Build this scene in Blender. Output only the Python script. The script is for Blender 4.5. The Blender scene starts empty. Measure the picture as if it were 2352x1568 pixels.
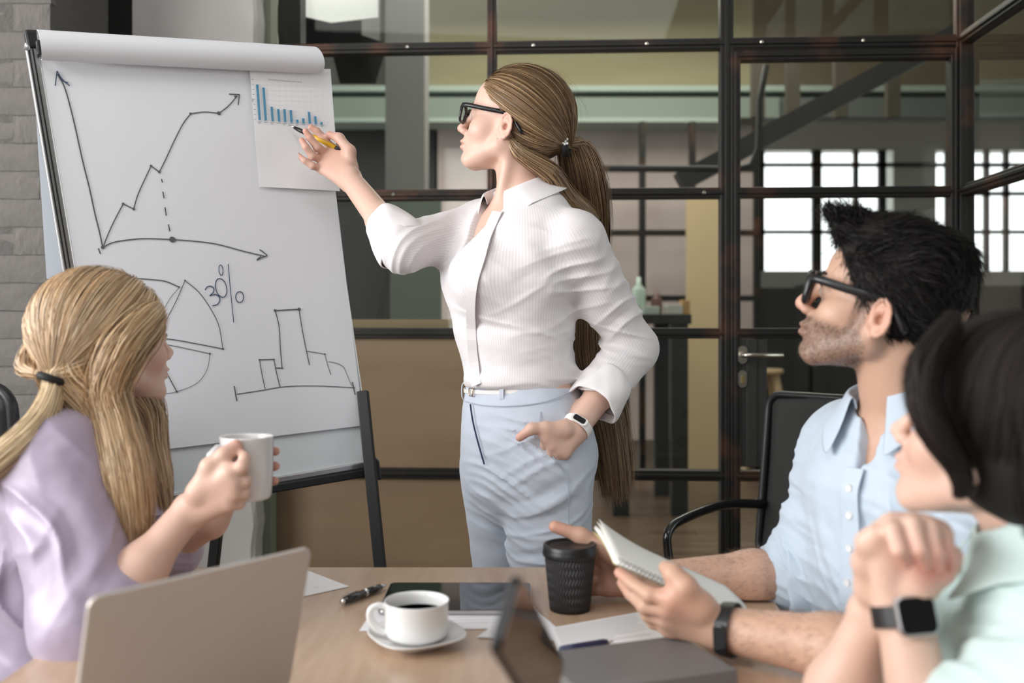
import bpy, math, random
import numpy as np
from mathutils import Vector, Matrix
random.seed(7); np.random.seed(7)
S = bpy.context.scene
# ---------------------------------------------------------------- camera, world, light, exposure
F, CX, CY, CH = 2200.0, 1176.0, 745.0, 1.2
cd = bpy.data.cameras.new('camera'); cam = bpy.data.objects.new('camera', cd); S.collection.objects.link(cam)
cam.location = (0, 0, CH); cam.rotation_euler = (math.pi/2, 0, 0)
cd.sensor_width = 36; cd.lens = F*36/2352; cd.shift_y = (CY-784)/2352
cd.dof.use_dof = True; cd.dof.focus_distance = 2.12; cd.dof.aperture_fstop = 2.6
cd.clip_start = 0.02
S.camera = cam
S.view_settings.view_transform = 'Standard'; S.view_settings.look = 'None'
S.view_settings.gamma = 1; S.view_settings.use_curve_mapping = False
S.view_settings.exposure = 0.05
W = bpy.data.worlds.new('sky'); S.world = W; W.use_nodes = True
W.node_tree.nodes['Background'].inputs[0].default_value = (0.93, 0.96, 1.0, 1)
W.node_tree.nodes['Background'].inputs[1].default_value = 2.6

def area(name, loc, target, sx, sy, power, col=(1, 1, 1)):
    l = bpy.data.lights.new(name, 'AREA'); l.shape = 'RECTANGLE'; l.size = sx; l.size_y = sy
    l.energy = power; l.color = col
    o = bpy.data.objects.new(name, l); S.collection.objects.link(o); o.location = loc
    o.rotation_euler = (Vector(target)-Vector(loc)).to_track_quat('-Z', 'Y').to_euler()
    return o
# daylight through the tall windows of the left wall; narrow rear window added for fill and reflection
area('window_light', (-3.12, 0.35, 1.9), (0.6, 1.2, 1.2), 3.8, 1.9, 175, (1.0, 0.99, 0.97))
area('window_light', (-1.12, -2.95, 2.05), (-.4, 2.0, 1.1), .42, 1.9, 14, (0.97, 0.985, 1.0))
# unseen overhead panel added as fill above the near end of the table
area('overhead_fill', (-.5, -.9, 4.3), (-.1, 1.0, 0), 3.2, 2.2, 85, (1.0, 0.99, 0.98))
# unseen lamp added to light the room behind the glass
area('added_room_light', (0.6, 6.2, 3.65), (0.6, 6.4, 0), 3.0, 2.0, 110, (1.0, 0.95, 0.88))

area('added_room_light', (-.45, 3.62, 3.1), (-.80, 4.15, 2.45), .3, .2, 9, (1.0, 0.98, 0.95))  # added lamp aimed at the white sheet to brighten it

# ---------------------------------------------------------------- helpers
def P(px, py, Y): return Vector(((px-CX)*Y/F, Y, CH-(py-CY)*Y/F))
def V(*a): return Vector(a)
MATS = {}
def mat(name, col, rough=0.5, metal=0.0, noise=None, bump=None, spec=0.5, trans=0.0, sss=0.0, emit=None, coat=0.0, alpha=None, attr=None, aniso=None, sheen=0.0):
    m = bpy.data.materials.new(name); m.use_nodes = True; MATS[name] = m
    nt = m.node_tree; N = nt.nodes; L = nt.links; b = N['Principled BSDF']
    if len(col) == 3: col = tuple(col)+(1,)
    b.inputs['Base Color'].default_value = col
    b.inputs['Roughness'].default_value = rough; b.inputs['Metallic'].default_value = metal
    b.inputs['Specular IOR Level'].default_value = spec
    b.inputs['Transmission Weight'].default_value = trans
    b.inputs['Coat Weight'].default_value = coat; b.inputs['Sheen Weight'].default_value = sheen
    if alpha is not None: b.inputs['Alpha'].default_value = alpha
    if sss: 
        b.inputs['Subsurface Weight'].default_value = sss
        b.inputs['Subsurface Radius'].default_value = (0.012, 0.005, 0.003); b.inputs['Subsurface Scale'].default_value = 1.0
    if emit: b.inputs['Emission Color'].default_value = tuple(emit[0])+(1,); b.inputs['Emission Strength'].default_value = emit[1]
    src = None
    tc = N.new('ShaderNodeTexCoord')
    if attr:
        a = N.new('ShaderNodeAttribute'); a.attribute_name = attr; src = a.outputs['Color']
        L.new(src, b.inputs['Base Color'])
    if noise:   # (scale xyz, detail, other colour, lo, hi)
        sc, det, c2, lo, hi = noise
        mp = N.new('ShaderNodeMapping'); mp.inputs['Scale'].default_value = sc if hasattr(sc, '__len__') else (sc,)*3
        n = N.new('ShaderNodeTexNoise'); n.inputs['Scale'].default_value = 1; n.inputs['Detail'].default_value = det
        L.new(tc.outputs['Object'], mp.inputs[0]); L.new(mp.outputs[0], n.inputs['Vector'])
        r = N.new('ShaderNodeMapRange'); r.inputs[1].default_value = lo; r.inputs[2].default_value = hi
        L.new(n.outputs['Fac'], r.inputs[0])
        x = N.new('ShaderNodeMix'); x.data_type = 'RGBA'; x.inputs['A'].default_value = col; x.inputs['B'].default_value = tuple(c2)+(1,)
        if src is not None: L.new(src, x.inputs['A'])
        L.new(r.outputs[0], x.inputs['Factor']); L.new(x.outputs['Result'], b.inputs['Base Color'])
    if bump:    # (scale, strength, distance)
        sc, st, di = bump
        mp = N.new('ShaderNodeMapping'); mp.inputs['Scale'].default_value = sc if hasattr(sc, '__len__') else (sc,)*3
        n = N.new('ShaderNodeTexNoise'); n.inputs['Scale'].default_value = 1; n.inputs['Detail'].default_value = 4
        L.new(tc.outputs['Object'], mp.inputs[0]); L.new(mp.outputs[0], n.inputs['Vector'])
        bp = N.new('ShaderNodeBump'); bp.inputs['Strength'].default_value = st; bp.inputs['Distance'].default_value = di
        L.new(n.outputs['Fac'], bp.inputs['Height']); L.new(bp.outputs[0], b.inputs['Normal'])
    return m

def link(o, parent=None):
    S.collection.objects.link(o)
    if parent is not None:
        o.parent = parent; o.matrix_parent_inverse = wm(parent).inverted()
    return o
def wm(p):
    m = Matrix.Translation(p.location)
    return wm(p.parent) @ p.matrix_parent_inverse @ m if p.parent is not None else m
def thing(name, label, cat, loc, group=None):
    o = bpy.data.objects.new(name, None); S.collection.objects.link(o); o.location = loc; o.empty_display_size = 0.05
    tag(o, label, cat, group); return o
def tag(o, label=None, cat=None, group=None, kind=None):
    if label: o['label'] = label
    if cat: o['category'] = cat
    if group: o['group'] = group
    if kind: o['kind'] = kind
    return o

def npmesh(name, v, f, smooth=True, col=None):
    """mesh from numpy arrays, f is (n,4) or (n,3)"""
    v = np.asarray(v, np.float32); f = np.asarray(f, np.int32)
    me = bpy.data.meshes.new(name); k = f.shape[1]
    me.vertices.add(len(v)); me.vertices.foreach_set('co', v.ravel())
    me.loops.add(f.size); me.loops.foreach_set('vertex_index', f.ravel())
    me.polygons.add(len(f)); me.polygons.foreach_set('loop_start', np.arange(0, f.size, k, dtype=np.int32))
    me.polygons.foreach_set('use_smooth', np.full(len(f), smooth))
    me.update(calc_edges=True)
    if col is not None:
        a = me.color_attributes.new('Col', 'FLOAT_COLOR', 'POINT')
        c = np.ones((len(v), 4), np.float32); c[:, :3] = col; a.data.foreach_set('color', c.ravel())
    return me
def npobj(name, v, f, m, parent=None, smooth=True, col=None):
    me = npmesh(name, v, f, smooth, col); me.materials.append(m)
    return link(bpy.data.objects.new(name, me), parent)

class B:
    """collects simple shapes, then builds ONE mesh object"""
    def __init__(s): s.v = []; s.f = []
    def add(s, vs, fs):
        n = len(s.v); s.v += [tuple(v) for v in vs]; s.f += [tuple(i+n for i in q) for q in fs]; return s
    def hexa(s, p):   # 8 points: bottom 0-3, top 4-7
        return s.add(p, [(3, 2, 1, 0), (4, 5, 6, 7), (0, 1, 5, 4), (1, 2, 6, 5), (2, 3, 7, 6), (3, 0, 4, 7)])
    def box(s, c, d, R=None):
        c = Vector(c); q = []
        for z in (-.5, .5):
            for x, y in ((-.5, -.5), (.5, -.5), (.5, .5), (-.5, .5)):
                o = Vector((x*d[0], y*d[1], z*d[2])); q.append(c+(R @ o if R is not None else o))
        return s.hexa(q)
    def bar(s, a, b, w, t, up=(0, 0, 1)):  # rectangular bar a->b, w across, t thick
        a = Vector(a); b = Vector(b); d = (b-a).normalized(); u = Vector(up)
        x = d.cross(u); x = x.normalized() if x.length > 1e-4 else d.cross(Vector((1, 0, 0))).normalized(); y = x.cross(d)
        q = []
        for e in (a, b):
            for i, j in ((-.5, -.5), (.5, -.5), (.5, .5), (-.5, .5)): q.append(e+x*w*i+y*t*j)
        return s.hexa(q)
    def tube(s, pts, r, n=10, cap=True, flat=1.0):
        pts = [Vector(p) for p in pts]; k = len(pts)
        rr = r if hasattr(r, '__len__') else [r]*k
        base = len(s.v); ref = None
        for i, p in enumerate(pts):
            d = (pts[min(i+1, k-1)]-pts[max(i-1, 0)]).normalized()
            if ref is None: ref = d.orthogonal().normalized()
            ref = (ref-d*ref.dot(d)).normalized(); bi = d.cross(ref)
            for j in range(n):
                a = 2*math.pi*j/n; s.v.append(tuple(p+ref*math.cos(a)*rr[i]+bi*math.sin(a)*rr[i]*flat))
        for i in range(k-1):
            for j in range(n):
                a = base+i*n+j; b2 = base+i*n+(j+1) % n; s.f.append((a, b2, b2+n, a+n))
        if cap:
            s.f.append(tuple(base+j for j in reversed(range(n)))); s.f.append(tuple(base+(k-1)*n+j for j in range(n)))
        return s
    def lathe(s, prof, c, n=40, R=None, sq=0.0):
        c = Vector(c); base = len(s.v); k = len(prof)
        for r, z in prof:
            for j in range(n):
                a = 2*math.pi*j/n; g = 1.0
                if sq: g = 1.0/((abs(math.cos(a))**sq+abs(math.sin(a))**sq)**(1.0/sq))
                o = Vector((r*g*math.cos(a), r*g*math.sin(a), z)); s.v.append(tuple(c+(R @ o if R is not None else o)))
        for i in range(k-1):
            for j in range(n):
                a = base+i*n+j; b2 = base+i*n+(j+1) % n; s.f.append((a, b2, b2+n, a+n))
        for i, rev in ((0, True), (k-1, False)):
            if prof[i][0] > 1e-5:
                q = [base+i*n+j for j in range(n)]; s.f.append(tuple(reversed(q)) if rev else tuple(q))
        return s
    def slab(s, poly, t, nrm):   # flat polygon thickened by t along nrm
        n = Vector(nrm).normalized()*t; k = len(poly); a = [Vector(p) for p in poly]
        q = a+[p+n for p in a]
        return s.add(q, [tuple(reversed(range(k))), tuple(range(k, 2*k))]+[(i, (i+1) % k, (i+1) % k+k, i+k) for i in range(k)])
    def build(s, name, m, parent=None, smooth=False, bevel=0, seg=2, sub=0):
        me = bpy.data.meshes.new(name); me.from_pydata(s.v, [], s.f); me.update()
        if smooth: me.polygons.foreach_set('use_smooth', [True]*len(me.polygons))
        me.materials.append(m); o = link(bpy.data.objects.new(name, me), parent)
        if bevel:
            b = o.modifiers.new('bevel', 'BEVEL'); b.width = bevel; b.segments = seg; b.limit_method = 'ANGLE'; b.angle_limit = 0.6
            b.harden_normals = False
            if smooth: 
                me.shade_smooth() if hasattr(me, 'shade_smooth') else None
        if sub: 
            k = o.modifiers.new('sub', 'SUBSURF'); k.levels = sub; k.render_levels = sub
        return o
    def smoothang(s): pass
def rounded_rect(w, h, r, n=6):
    pts = []
    for cx, cy, a0 in ((w/2-r, h/2-r, 0), (-w/2+r, h/2-r, 90), (-w/2+r, -h/2+r, 180), (w/2-r, -h/2+r, 270)):
        for i in range(n+1):
            a = math.radians(a0+90*i/n); pts.append((cx+r*math.cos(a), cy+r*math.sin(a)))
    return pts
# ---------------------------------------------------------------- materials of the room
M_plaster = mat('grey painted plaster', (0.22, 0.21, 0.20), .9, noise=((3, 3, 3), 5, (0.18, 0.17, 0.16), .35, .7), bump=(14, .5, .01))
M_brick = mat('grey painted brick', (0.145, 0.133, 0.123), .85, noise=(9, 6, (0.105, 0.097, 0.09), .35, .72), bump=(30, .6, .006))
M_mortar = mat('painted mortar', (0.10, 0.093, 0.087), .95, bump=(60, .8, .006))
M_column = mat('pale painted concrete', (0.50, 0.48, 0.465), .85, noise=(4, 6, (0.42, 0.40, 0.385), .45, .75), bump=(20, .35, .006))
M_steel = mat('rusty dark steel', (0.022, 0.021, 0.02), .42, .55, noise=((5, 5, 5), 6, (0.12, 0.052, 0.028), .53, .76), bump=(60, .35, .002))
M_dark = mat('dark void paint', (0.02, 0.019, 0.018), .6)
M_ply = mat('plywood panel', (0.27, 0.185, 0.105), .55, noise=((1.2, 3, 5), 6, (0.20, 0.13, 0.07), .35, .7), bump=(30, .1, .002))
M_ledge = mat('pale wood ledge', (0.42, 0.30, 0.19), .6, noise=((2, 20, 20), 4, (0.33, 0.23, 0.14), .4, .7))
M_floor = mat('brown wooden floor', (0.16, 0.11, 0.07), .35, noise=((1.5, 14, 5), 5, (0.09, 0.06, 0.04), .35, .7))
M_ceil = mat('white ceiling', (0.62, 0.61, 0.60), .9)
M_olive = mat('olive wall', (0.34, 0.31, 0.19), .9, noise=((.4, 1, 3), 3, (0.28, 0.24, 0.145), .4, .7))
M_green = mat('grey green beam', (0.19, 0.225, 0.19), .7)
M_lgreen = mat('pale green strip', (0.31, 0.37, 0.32), .6)
M_pink = mat('pink grey wall', (0.52, 0.435, 0.41), .9, noise=((1.5, 1, 1.5), 5, (0.42, 0.34, 0.325), .4, .7))
M_wood2 = mat('yellow wood board', (0.50, 0.38, 0.22), .6)
M_handle = mat('brushed nickel', (0.62, 0.58, 0.5), .28, 1.0)
M_brass = mat('brass cylinder', (0.6, 0.45, 0.2), .35, 1.0)
g = bpy.data.materials.new('clear window glass'); g.use_nodes = True; MATS['glass'] = g
nt = g.node_tree; nt.nodes.clear(); o_ = nt.nodes.new('ShaderNodeOutputMaterial'); mx = nt.nodes.new('ShaderNodeMixShader')
tr = nt.nodes.new('ShaderNodeBsdfTransparent'); tr.inputs[0].default_value = (0.88, 0.90, 0.87, 1)
gl = nt.nodes.new('ShaderNodeBsdfGlossy'); gl.inputs['Roughness'].default_value = 0.02; gl.inputs[0].default_value = (1, 1, 1, 1)
fr = nt.nodes.new('ShaderNodeFresnel'); fr.inputs[0].default_value = 1.38
ge = nt.nodes.new('ShaderNodeNewGeometry'); iv = nt.nodes.new('ShaderNodeMath'); iv.operation = 'SUBTRACT'; iv.inputs[0].default_value = 1.0; mu = nt.nodes.new('ShaderNodeMath'); mu.operation = 'MULTIPLY'
nt.links.new(ge.outputs['Backfacing'], iv.inputs[1]); nt.links.new(iv.outputs[0], mu.inputs[0]); nt.links.new(fr.outputs[0], mu.inputs[1]); nt.links.new(mu.outputs[0], mx.inputs[0]); nt.links.new(tr.outputs[0], mx.inputs[1]); nt.links.new(gl.outputs[0], mx.inputs[2]); nt.links.new(mx.outputs[0], o_.inputs[0])
M_glass = g

def struct(o): o['kind'] = 'structure'; return o
def sroot(name, loc=(0, 0, 0)):
    o = bpy.data.objects.new(name, None); S.collection.objects.link(o); o.location = loc; o['kind'] = 'structure'; return o

# floor, ceiling, outer walls of both rooms
struct(B().box((2.0, 4.2, -0.05), (12.4, 14.4, 0.1)).build('floor', M_floor))
struct(B().box((2.0, 4.2, 4.45), (12.4, 14.4, 0.1)).build('ceiling', M_ceil))
fl = sroot('floor_planks', (0, 7, 0))
for i in range(44):
    w = .15; y = 3.75+i*w
    for k, (xa, xb) in enumerate(((-2.4, .3+.37*((i*7) % 5)), (.3+.37*((i*7) % 5), 4.2))):
        B().box(((xa+xb)/2, y+w/2, .008), (xb-xa-.004, w-.006, .016)).build('plank', M_floor, fl)
wb = B()   # wall behind the camera with a narrow added window, placed for its reflection
wb.box((-2.34, -3.05, 2.2), (2.0, .1, 4.4)).box((3.7, -3.05, 2.2), (9.2, .1, 4.4)).box((-1.12, -3.05, .5), (.46, .1, 1.0)).box((-1.12, -3.05, 3.7), (.46, .1, 1.4))
struct(wb.build('wall_back', M_plaster))
wl = B()
wl.box((-3.25, -2.4, 2.2), (.1, 1.3, 4.4)).box((-3.25, 3.0, 2.2), (.1, 1.4, 4.4)).box((-3.25, .35, .45), (.1, 4.1, .9)).box((-3.25, .35, 3.65), (.1, 4.1, 1.5))
struct(wl.build('wall_left', M_plaster))
for nme, rects in (('window_1', [((-3.25, y, 1.95), (.06, .05, 2.1)) for y in (-1.7, -.35, 1.0, 2.35)]+[((-3.25, .35, z), (.06, 4.0, .05)) for z in (.93, 1.9, 2.87)]),
                   ('added_window', [((x, -3.05, 2.0), (.03, .06, 2.0)) for x in (-1.33, -.91)]+[((-1.12, -3.05, z), (.42, .06, .04)) for z in (1.03, 2.0, 2.97)])):  # unseen rear window, shaped to reflect as a pale strip
    wbld = B()
    for c, d in rects: wbld.box(c, d)
    struct(wbld.build(nme, M_steel))

# grey painted brick pier on the left
pier = sroot('wall_brick_pier', (-1.75, 2.9, 0))
B().box((-1.82, 3.0135, 1.6), (.93, .4, 3.2)).build('mortar_core', M_mortar, pier)
bm = []
for k in range(5):
    w_, h_ = .253, .077
    b = B(); rnd = random.Random(k); 
    nx, nz = 5, 3; vs = []
    for j in range(nz+1):
        for i in range(nx+1):
            e = (i in (0, nx)) or (j in (0, nz))
            vs.append(((i/nx-.5)*w_+rnd.uniform(-.002, .002), (-.0045+rnd.uniform(-.0012, .0012)) if not e else -.0030, (j/nz-.5)*h_+rnd.uniform(-.002, .002)))
    n1 = len(vs); fs = [(j*(nx+1)+i, j*(nx+1)+i+1, (j+1)*(nx+1)+i+1, (j+1)*(nx+1)+i) for j in range(nz) for i in range(nx)]
    vs += [(-w_/2, .03, -h_/2), (w_/2, .03, -h_/2), (w_/2, .03, h_/2), (-w_/2, .03, h_/2)]
    fs += [(0, n1, n1+3, nz*(nx+1)), (nx, (nz+1)*(nx+1)-1, n1+2, n1+1), tuple(reversed([0]+list(range(1, nx+1))))+(n1, n1+1), tuple(nz*(nx+1)+i for i in range(nx+1))+(n1+2, n1+3)]
    b.add(vs, fs); me = bpy.data.meshes.new('brick'); me.from_pydata(b.v, [], b.f); me.update(); me.materials.append(M_brick); bm.append(me)
for r in range(33):
    for c in range(5):
        x = -2.165+c*.26+(.13 if r % 2 else 0); z = .05+r*.082
        if x > -1.465: continue
        o = bpy.data.objects.new('brick', bm[(r*3+c*2) % 5]); link(o, pier); o.location = Vector((x, 2.815+random.uniform(-.003, .003), z)) ; o.rotation_euler = (random.uniform(-.02, .02), 0, random.uniform(-.01, .01))
for r in range(33):   # closers at the pier's corner
    z = .05+r*.082; o = bpy.data.objects.new('brick', bm[r % 5]); link(o, pier)
    wd = .105 if r % 2 else .22
    o.scale = (wd/.245, 1, 1); o.location = (-1.358-wd/2, 2.815, z)
struct(B().box((-1.60, 3.42, 1.9), (.16, .3, 3.8)).build('wall_pilaster', M_plaster, bevel=.01))
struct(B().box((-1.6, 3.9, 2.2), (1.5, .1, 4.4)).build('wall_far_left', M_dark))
b = B(); random.seed(3)
xs0, xs1, yf = -1.30, -.878, 3.28     # painted concrete column beside the glass wall
edge = [xs1+random.uniform(-.006, .006) for _ in range(60)]
vs = []; fs = []
for i, e in enumerate(edge):
    z = i*4.3/59; vs += [(xs0, yf, z), (e-.012, yf, z), (e, yf+.012+random.uniform(-.004, .004), z), (e, yf+.3, z), (xs0, yf+.3, z)]
for i in range(59):
    for j in range(5): a = i*5+j; c = i*5+(j+1) % 5; fs.append((a, c, c+5, a+5))
fs += [(4, 3, 2, 1, 0), tuple(59*5+j for j in range(5))]
struct(b.add(vs, fs).build('wall_column', M_column))
struct(B().box((-.868, 3.44, 2.1), (.028, .1, 4.3)).build('trim_1', mat('sage green strip', (0.22, 0.24, 0.18), .8)))

# ---------------------------------------------------------------- glazed steel partition
A0 = Vector((1.575, 3.35, 0)); D0 = Vector((-1, .05, 0)).normalized(); N0 = Vector((-.05, -1, 0)).normalized()
def on_part(px, off=0.0):
    d = Vector(((px-CX)/F, 1, 0)); a = A0+N0*off; M = Matrix(((d.x, -D0.x), (d.y, -D0.y))); t, s = M.inverted() @ Vector((a.x, a.y)); return s
zs = [.13, .667, 1.169, 1.664, 2.19, 2.75, 3.3]
sv = {k: on_part(p) for k, p in (('l', 615), ('m', 1131), ('d', 1667), ('r', 2212))}
part = sroot('wall_partition', A0)
def pbar(s0, z0, s1, z1, w, t, off=0.0, name='glazing_bar', root=None, org=A0, dr=D0, nr=N0, m=None):
    a = org+dr*s0+nr*off+Vector((0, 0, z0)); c = org+dr*s1+nr*off+Vector((0, 0, z1))
    b = B()
    if abs(z1-z0) > abs(s1-s0):   # upright: w along wall, t deep
        b.bar(a, c, w, t, up=nr)
        b.bar(a+nr*t*.5, c+nr*t*.5, w*.34, .012, up=nr)
    else:
        b.bar(a, c, t, w)
        b.bar(a+nr*t*.5, c+nr*t*.5, .014, w*.38)
    return b.build(name, m or M_steel, root or part, bevel=.003)
def pane(s0, z0, s1, z1, m, name='pane', off=-.004, root=None, t=.005, org=A0, dr=D0, nr=N0):
    q = [org+dr*s+nr*off+Vector((0, 0, z)) for s, z in ((s0, z0), (s1, z0), (s1, z1), (s0, z1))]
    return B().slab(q, t, nr).build(name, m, root or part)
for k, w in (('l', .05), ('m', .034), ('d', .046), ('r', .05)): pbar(sv[k], 0, sv[k], 4.0, w, .05, name='upright')
for a, c in (('l', 'm'), ('m', 'd')):
    for i, z in enumerate(zs):
        pbar(sv[a], z, sv[c], z, .038, .045)
        if i < len(zs)-1:
            ply = a == 'l' and i < 2
            pane(sv[c]+.018, z+.018, sv[a]-.018, zs[i+1]-.018, M_ply if ply else M_glass, name='plywood_panel' if ply else 'pane')
for z in zs[4:]: pbar(sv['d'], z, sv['r'], z, .038, .045)
for i in (4, 5): pane(sv['r']+.018, zs[i]+.018, sv['d']-.018, zs[i+1]-.018, M_glass)
for x, z in ((.35, 2.19), (.7, 2.19), (1.1, 2.19), (.9, 1.664), (1.45, 1.664), (.45, 1.169), (1.5, 2.19), (1.95, 2.19), (1.3, 1.664), (2.0, 1.664)):
    p = A0+D0*x+N0*.028+Vector((0, 0, z)); B().lathe([(.006, 0), (.006, .004), (.003, .006)], p, 8, Matrix.Rotation(math.pi/2, 3, 'X')).build('screw', M_handle, part)
# door leaf
door = sroot('door_1', A0+D0*((sv['d']+sv['r'])/2))
d0, d1 = sv['r']+.035, sv['d']-.03
for s in (d0, d1): pbar(s, .02, s, 2.16, .034, .05, name='door_stile', root=door, off=.004)
for i, z in enumerate([.06, .667, 1.169, 1.664, 2.145]):
    pbar(d0, z, d1, z, .036, .045, name='door_rail', root=door, off=.004)
    if i < 4: pane(d0+.016, z+.018, d1-.016, [.667, 1.169, 1.664, 2.145][i]-.018, M_glass, root=door, name='door_pane')
lk = d1-.055
pbar(lk, .70, lk, 1.15, .11, .02, name='lock_plate', root=door, off=.012, m=M_dark)
def wp(s, z, off): return A0+D0*s+N0*off+Vector((0, 0, z))
Rz = Matrix(((D0.x, 0, N0.x), (D0.y, 0, N0.y), (0, 1, 0)))
hx = on_part(1702); zh = 1.2-(815-745)*3.33/F; zc = 1.2-(871-745)*3.33/F
def stadium(b, s, z, w, h, t, off):
    pts = rounded_rect(w, h, w/2*.98, 8); b.slab([wp(s, z, off)+D0*x+Vector((0, 0, y)) for x, y in pts], -t, -N0); return b
stadium(B(), hx, zh, .032, .062, .010, .024).build('handle_rose', M_handle, door)
lv = B().tube([wp(hx, zh, .03), wp(hx, zh, .065), wp(hx-.006, zh, .072), wp(hx-.02, zh, .074), wp(hx-.13, zh, .074)], [.010, .010, .010, .0085, .008], 14)
lv.build('door_handle', M_handle, door, smooth=True)
stadium(B(), hx, zc, .030, .060, .008, .024).build('lock_rose', M_handle, door)
stadium(B(), hx, zc-.002, .012, .028, .004, .033).build('lock_cylinder', M_brass, door)
# side partition running towards the camera on the right
D1 = Vector((-.045, -1, 0)).normalized(); N1 = Vector((-1, .045, 0)).normalized()
side = sroot('wall_right_partition', A0)
ss = [.02, .85, 1.7, 2.55, 3.4, 4.25, 5.1, 6.2]
for s in ss: pbar(s, 0, s, 4.0, .045, .05, name='upright', root=side, dr=D1, nr=N1)
for a, c in zip(ss[:-1], ss[1:]):
    for i, z in enumerate(zs):
        pbar(a, z, c, z, .038, .045, root=side, dr=D1, nr=N1)
        if i < len(zs)-1: pane(a+.02, z+.018, c-.02, zs[i+1]-.018, M_glass, root=side, dr=D1, nr=N1)

# ---------------------------------------------------------------- the room behind the glass
def hb(px0, py0, px1, py1, Y, dep, m, name, kind='structure'):
    a = P(px0, py0, Y); c = P(px1, py1, Y)
    o = B().box(((a.x+c.x)/2, Y+dep/2, (a.z+c.z)/2), (abs(c.x-a.x), dep, abs(a.z-c.z))).build(name, m)
    if kind: o['kind'] = kind
    return o
hb(900, -300, 1730, 196, 8.0, .15, M_olive, 'wall_olive'); hb(1731, -300, 2600, 196, 8.0, .15, mat('brown wall', (.15, .12, .075), .9), 'wall_brown')
hb(700, 196, 2600, 209, 7.75, .25, M_lgreen, 'trim_2'); hb(700, 209, 2600, 223, 7.9, .2, M_dark, 'trim_3')
hb(700, 223, 1790, 270, 7.75, .25, M_green, 'trim_4'); hb(700, 270, 1700, 280, 7.7, .3, M_lgreen, 'trim_5')
hb(1790, 223, 2600, 268, 7.8, .2, mat('dim grey beam', (.12, .13, .12), .8), 'trim_6')
hb(1000, 280, 1745, 1010, 8.1, .15, M_pink, 'wall_pink')
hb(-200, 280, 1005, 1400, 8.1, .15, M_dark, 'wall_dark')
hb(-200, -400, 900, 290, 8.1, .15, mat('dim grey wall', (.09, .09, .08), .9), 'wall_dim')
hb(1578, 455, 1655, 1106, 7.2, .05, M_wood2, 'wood_board', None)
tag(bpy.data.objects['wood_board'], 'yellow wooden board standing behind the glass beside the door frame', 'board')
wf = sroot('window_3', P(1475, 535, 7.9))
for x in (1290, 1475, 1590, 1738): 
    a = P(x, 280, 7.6); c = P(x, 1086, 7.6); B().bar(a, c, .05, .05, up=(0, 1, 0)).build('glazing_bar', M_steel, wf)
for y in (388, 535, 685): B().bar(P(1285, y, 7.6), P(1740, y, 7.6), .06, .045).build('glazing_bar', M_steel, wf)
# far wall with tall windows on the right
Yw = 10.4
def fz(py): return CH-(py-CY)*Yw/F
fw = B()
def fbox(px0, py0, px1, py1): 
    a = P(px0, py0, Yw); c = P(px1, py1, Yw); fw.box(((a.x+c.x)/2, Yw+.1, (a.z+c.z)/2), (abs(c.x-a.x), .2, abs(a.z-c.z)))
M_far = mat('dim far wall', (.52, .52, .48), .9)
fbox(1300, -100, 3000, 345); fbox(1300, 345, 1742, 1000); fbox(1742, 622, 3000, 1000); fbox(2052, 345, 2150, 622); 
struct(fw.build('wall_back_far', M_far))
w4 = sroot('window_4', P(1900, 480, Yw))
for x, w in ((1745, .09), (1875, .1), (1965, .05), (2025, .08), (2180, .09), (2265, .05), (2310, .05), (2400, .05), (2480, .05)):
    B().bar(P(x, 345, Yw), P(x, 622, Yw), w, .06, up=(0, 1, 0)).build('window_bar', M_steel, w4)
for y in (379, 445, 533): B().bar(P(1742, y, Yw), P(2600, y, Yw), .06, .04).build('window_bar', M_steel, w4)
# sloping steel stair stringer and joists near the ceiling
tr_ = sroot('trim_7', P(2000, 150, 6.5))
B().bar(P(1560, 420, 6.0), P(2230, 60, 6.0), .12, .12).build('stringer', M_dark, tr_)
for x in (1740, 1820, 1930, 2050): B().bar(P(x, 100, 6.6), P(x, 270, 6.6), .09, .06, up=(0, 1, 0)).build('joist', mat('brown steel', (.06, .05, .035), .7), tr_)
B().tube([P(1760, 150, 5.2), P(1745, 230, 5.2), P(1742, 340, 5.2), P(1725, 380, 5.2), P(1695, 388, 5.2), P(1640, 388, 5.2), P(1400, 386, 5.2)], .018, 10).build('pipe', M_dark, tr_, smooth=True)
# pillar added in place of a column's reflection in the glass; panel beyond
hb(885, -60, 975, 440, 5.6, .3, mat('pillar reflection grey', (.24, .235, .225), .9), 'reflection_pillar')
hb(896, 455, 1012, 800, 5.3, .1, mat('grey green door paint', (.20, .23, .19), .8), 'door_2')
hb(735, -50, 870, 130, 5.8, .05, mat('grey duct', (.3, .3, .28), .7), 'wall_duct')
hb(800, 733, 1100, 757, 3.6, .2, M_ledge, 'trim_8')
struct(B().box((6.6, 7.0, 2.2), (.1, 7.4, 4.4)).build('wall_right_far', M_far))
# worktable with dark legs, bottles and parcels, stool
wt = thing('work_table', 'dark work table cluttered with parcels behind the glass wall', 'table', P(1500, 1200, 6.0))
a = P(1405, 722, 6.0); c = P(1582, 745, 6.0)
B().box(((a.x+c.x)/2, 6.3, a.z-.03), (c.x-a.x, .8, .06)).build('tabletop', M_dark, wt, bevel=.004)
for x, y in ((a.x+.05, 5.95), (c.x-.07, 5.95), (a.x+.05, 6.65), (c.x-.07, 6.65)): B().box((x, y, (a.z-.06)/2+.008), (.1, .08, a.z-.076)).build('leg', M_dark, wt)
zt = a.z
def bottle(x, y, r, h, m, lab, z0=None):
    z0 = zt+.001 if z0 is None else z0
    o = B().lathe([(r*.95, 0), (r, .01), (r, h*.62), (r*.9, h*.7), (r*.35, h*.8), (r*.32, h), (0, h)], (x, y, z0), 20).build('bottle', m, smooth=True); tag(o, lab, 'bottle'); return o
X6 = lambda px: (px-CX)*6.15/F
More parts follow.
